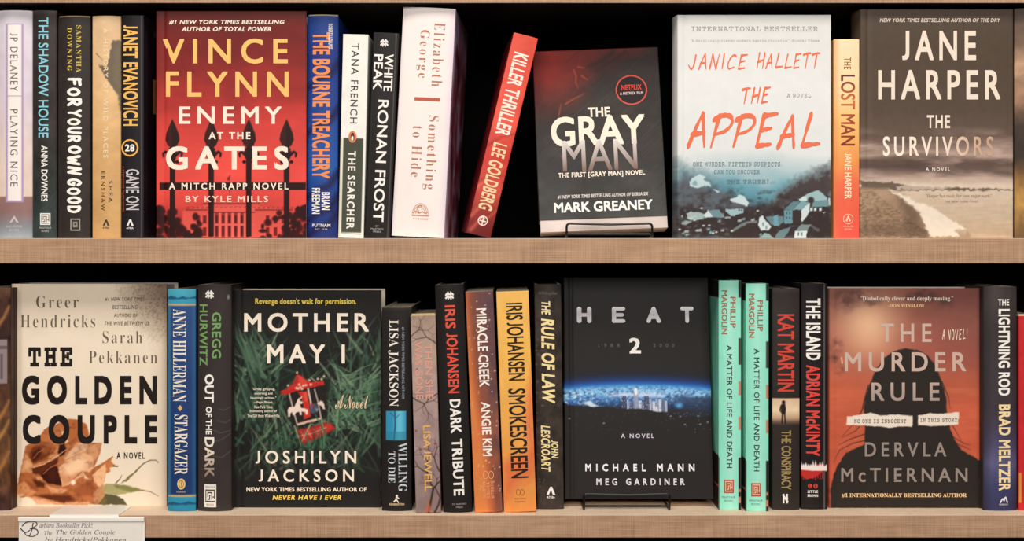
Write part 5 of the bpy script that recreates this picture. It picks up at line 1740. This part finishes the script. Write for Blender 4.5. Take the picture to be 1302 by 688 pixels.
b.text('b', '#1 INTERNATIONALLY BESTSELLING AUTHOR', 'SB', (246, 200, 140), (1070, 627, 1229, 632.6), off=.012)
b.build()

# --- grey to navy spine
b = Book('hardcover_book', 'dark grey spine fading to violet blue with white then cream capitals', 0, 1252, 1294.5, 364.5, 0.020, base=(72, 64, 64), bulge=.0036)
a = b.spine()
a.grad([(364, (84, 76, 74)), (420, (66, 58, 58)), (520, (72, 64, 70)), (566, (84, 80, 110)), (590, (104, 102, 140)), (620, (72, 74, 112)), (648, (60, 60, 92))]).mottle(.10, 14, 30)
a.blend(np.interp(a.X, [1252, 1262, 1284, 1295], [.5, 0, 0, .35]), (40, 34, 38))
b.text('t', 'THE', 'B', WHITE, (1269, 380.5, 1283.5, 388.5), 'h').text('t', 'LIGHTNING ROD', 'B', WHITE, (1269.5, 393, 1284.5, 503), off=.01)
b.text('a', 'BRAD MELTZER', 'B', (248, 222, 168), (1270, 514.5, 1285, 624), off=.01)
b.strokes('e', [[(1272, 639), (1275, 634), (1276.5, 637), (1278.5, 632), (1281, 639)]], 1.6, (236, 230, 230)).text('p', 'MORROW', 'S', (226, 220, 220), (1270.5, 640.5, 1282, 642.6), 'h')
b.build()

b = Book('hardcover_book', 'bright red book cut off by the right edge of the lower shelf', 0, 1297, 1336, 402, 0.020, base=(204, 48, 52))
a = b.spine().mottle(.08, 8, 12)
a.rect(1297, 602, 1300, 640, (214, 160, 70), .9)
b.headband()
b.build()


# ================================================================== easels and the shelf card
def easel(label, xa, xb, s, zs, lip_h, back_deg, span, rest):
    """black wire easel: a U lip in front, two foot rails and a leaning back loop"""
    root = bpy.data.objects.new('book_easel', None)
    COL.objects.link(root)
    k = P * (1 + s / D)
    x0, x1 = (xa - 651) * k, (xb - 651) * k
    cx = (x0 + x1) / 2
    root.location = (cx, s, zs)
    tag(root, label, 'easel', 'wire book easels')
    h = (x1 - x0) / 2
    r = 0.0012
    yl = -0.0085
    bm = bmesh.new()
    tube(bm, [(-h, 0.02, r), (-h, yl, r), (-h, yl, lip_h), (0, yl, lip_h - .0012), (h, yl, lip_h), (h, yl, r), (h, 0.02, r)], r)
    bm_obj('front_lip', bm, M_WIRE, root)
    t = math.radians(back_deg)
    y0 = span
    bm = bmesh.new()
    for sx in (-1, 1):
        tube(bm, [(sx * h, 0.02, r), (sx * h, y0 + .075, r)], r)
    tube(bm, [(-h, y0 + .075, r), (h, y0 + .075, r)], r)
    bm_obj('foot_rail', bm, M_WIRE, root)
    bm = bmesh.new()
    L = 0.13
    tube(bm, [(-h * .8, y0, r), (-h * .8, y0 + L * math.sin(t), L * math.cos(t)), (h * .8, y0 + L * math.sin(t), L * math.cos(t)), (h * .8, y0, r)], r)
    tube(bm, [(-h, y0, r), (h, y0, r)], r)
    bm_obj('back_support', bm, M_WIRE, root)
    bm = bmesh.new()
    for q in (0.003, y0 - 0.004):
        tube(bm, [(-h, q, r), (-h, q, rest), (h, q, rest), (h, q, r)], r)
    bm_obj('book_rest', bm, M_WIRE, root)


easel('black wire easel under the tilted dark paperback on the upper shelf', 720, 828, 0.030, SHELF_Z[1], 0.0155, 8, 0.050, 0.0046)
easel('black wire easel under the city lights cover on the lower shelf', 742, 850, 0.030, SHELF_Z[0], 0.0175, 9, 0.050, 0.0022)

# shelf-edge card in its white clip
root = bpy.data.objects.new('shelf_card', None)
COL.objects.link(root)
root.location = ((105 - 651) * P, 0.0, 0.0)
tag(root, 'handwritten white recommendation card clipped to the shelf edge below the cream cover', 'card')
X = lambda px: (px - 105) * P
Z = lambda py: (655 - py) * P
bm = bmesh.new()
box(bm, X(64), X(152), -0.0016, 0.040, 0.0001, 0.0009, 0.0003)
box(bm, X(64), X(152), -0.0028, -0.0014, Z(659), 0.0009, 0.0003)
bm_obj('clip_tab', bm, M_PLASTIC, root)
bm = bmesh.new()
box(bm, X(25), X(185), -0.0052, -0.0014, Z(662), Z(656.5), 0.0009)
box(bm, X(25), X(185), -0.0026, -0.0014, Z(712), Z(660), 0.0004)
bm_obj('card_holder', bm, M_PLASTIC, root)
bm = bmesh.new()
box(bm, X(27.5), X(182), -0.0036, -0.0027, Z(714), Z(661.5))
bm_obj('paper_card', bm, M_CARD, root)


def pen(name, items, colour):
    V, F = [], []
    for (t, st, x0, y0, x1, y1, off) in items:
        if st == 'pen':
            v, f = stroke_polys(t, off, .2, 1, 3)
            v = np.stack([(v[:, 0] - 105) * P, (655 - v[:, 1]) * P, v[:, 2]], 1)
        else:
            v, f = text_polys(t, st, off, 1.0, 3)
            lo, hi = v.min(0), v.max(0)
            n = (v - lo) / (hi - lo)
            v = np.stack([X(x0) + n[:, 0] * (x1 - x0) * P, Z(y1) + n[:, 1] * (y1 - y0) * P, v[:, 2]], 1)
        b0 = len(V)
        V += [(p[0], -0.0038 - p[2] * 5e-6, p[1]) for p in v]
        F += [tuple(i + b0 for i in q) for q in f]
    me = bpy.data.meshes.new(name)
    me.from_pydata(V, [], F)
    ca = me.color_attributes.new('ink', 'FLOAT_COLOR', 'POINT')
    ca.data.foreach_set('color', np.tile(np.array(lin4(colour), np.float32), len(V)))
    bm = bmesh.new()
    bm.from_mesh(me)
    bm.normal_update()
    fl = [f for f in bm.faces if f.normal.y > 0]
    if fl:
        bmesh.ops.reverse_faces(bm, faces=fl)
    bm.to_mesh(me)
    bm.free()
    link(name, me, M_INK, root)


B_STROKES = [[(44, 664), (42, 674), (39, 681)], [(30, 668), (36, 663), (46, 662.5), (49, 666), (44, 670), (40, 671)], [(40, 671), (48, 672), (50, 677), (44, 681), (36, 680), (33, 676)], [(28, 671), (34, 676), (40, 673)]]
pen('handwritten_initial', [(B_STROKES, 'pen', 0, 0, 0, 0, 1.3)], (58, 50, 50))
pen('handwriting', [('arbara Bookseller Pick!', 'SI', 52, 663.8, 119, 670, .002), ('The', 'SI', 58, 673.8, 68, 679, .0), ('The Golden Couple', 'SI', 73, 672.4, 148, 680, .0),
                    ('by Hendricks/Pekkanen', 'SI', 59, 682, 162, 690.5, .004)], (120, 108, 112))

bpy.data.curves.remove(_PEN[0].data)      # the pen that drew the glyph outlines is not part of the scene
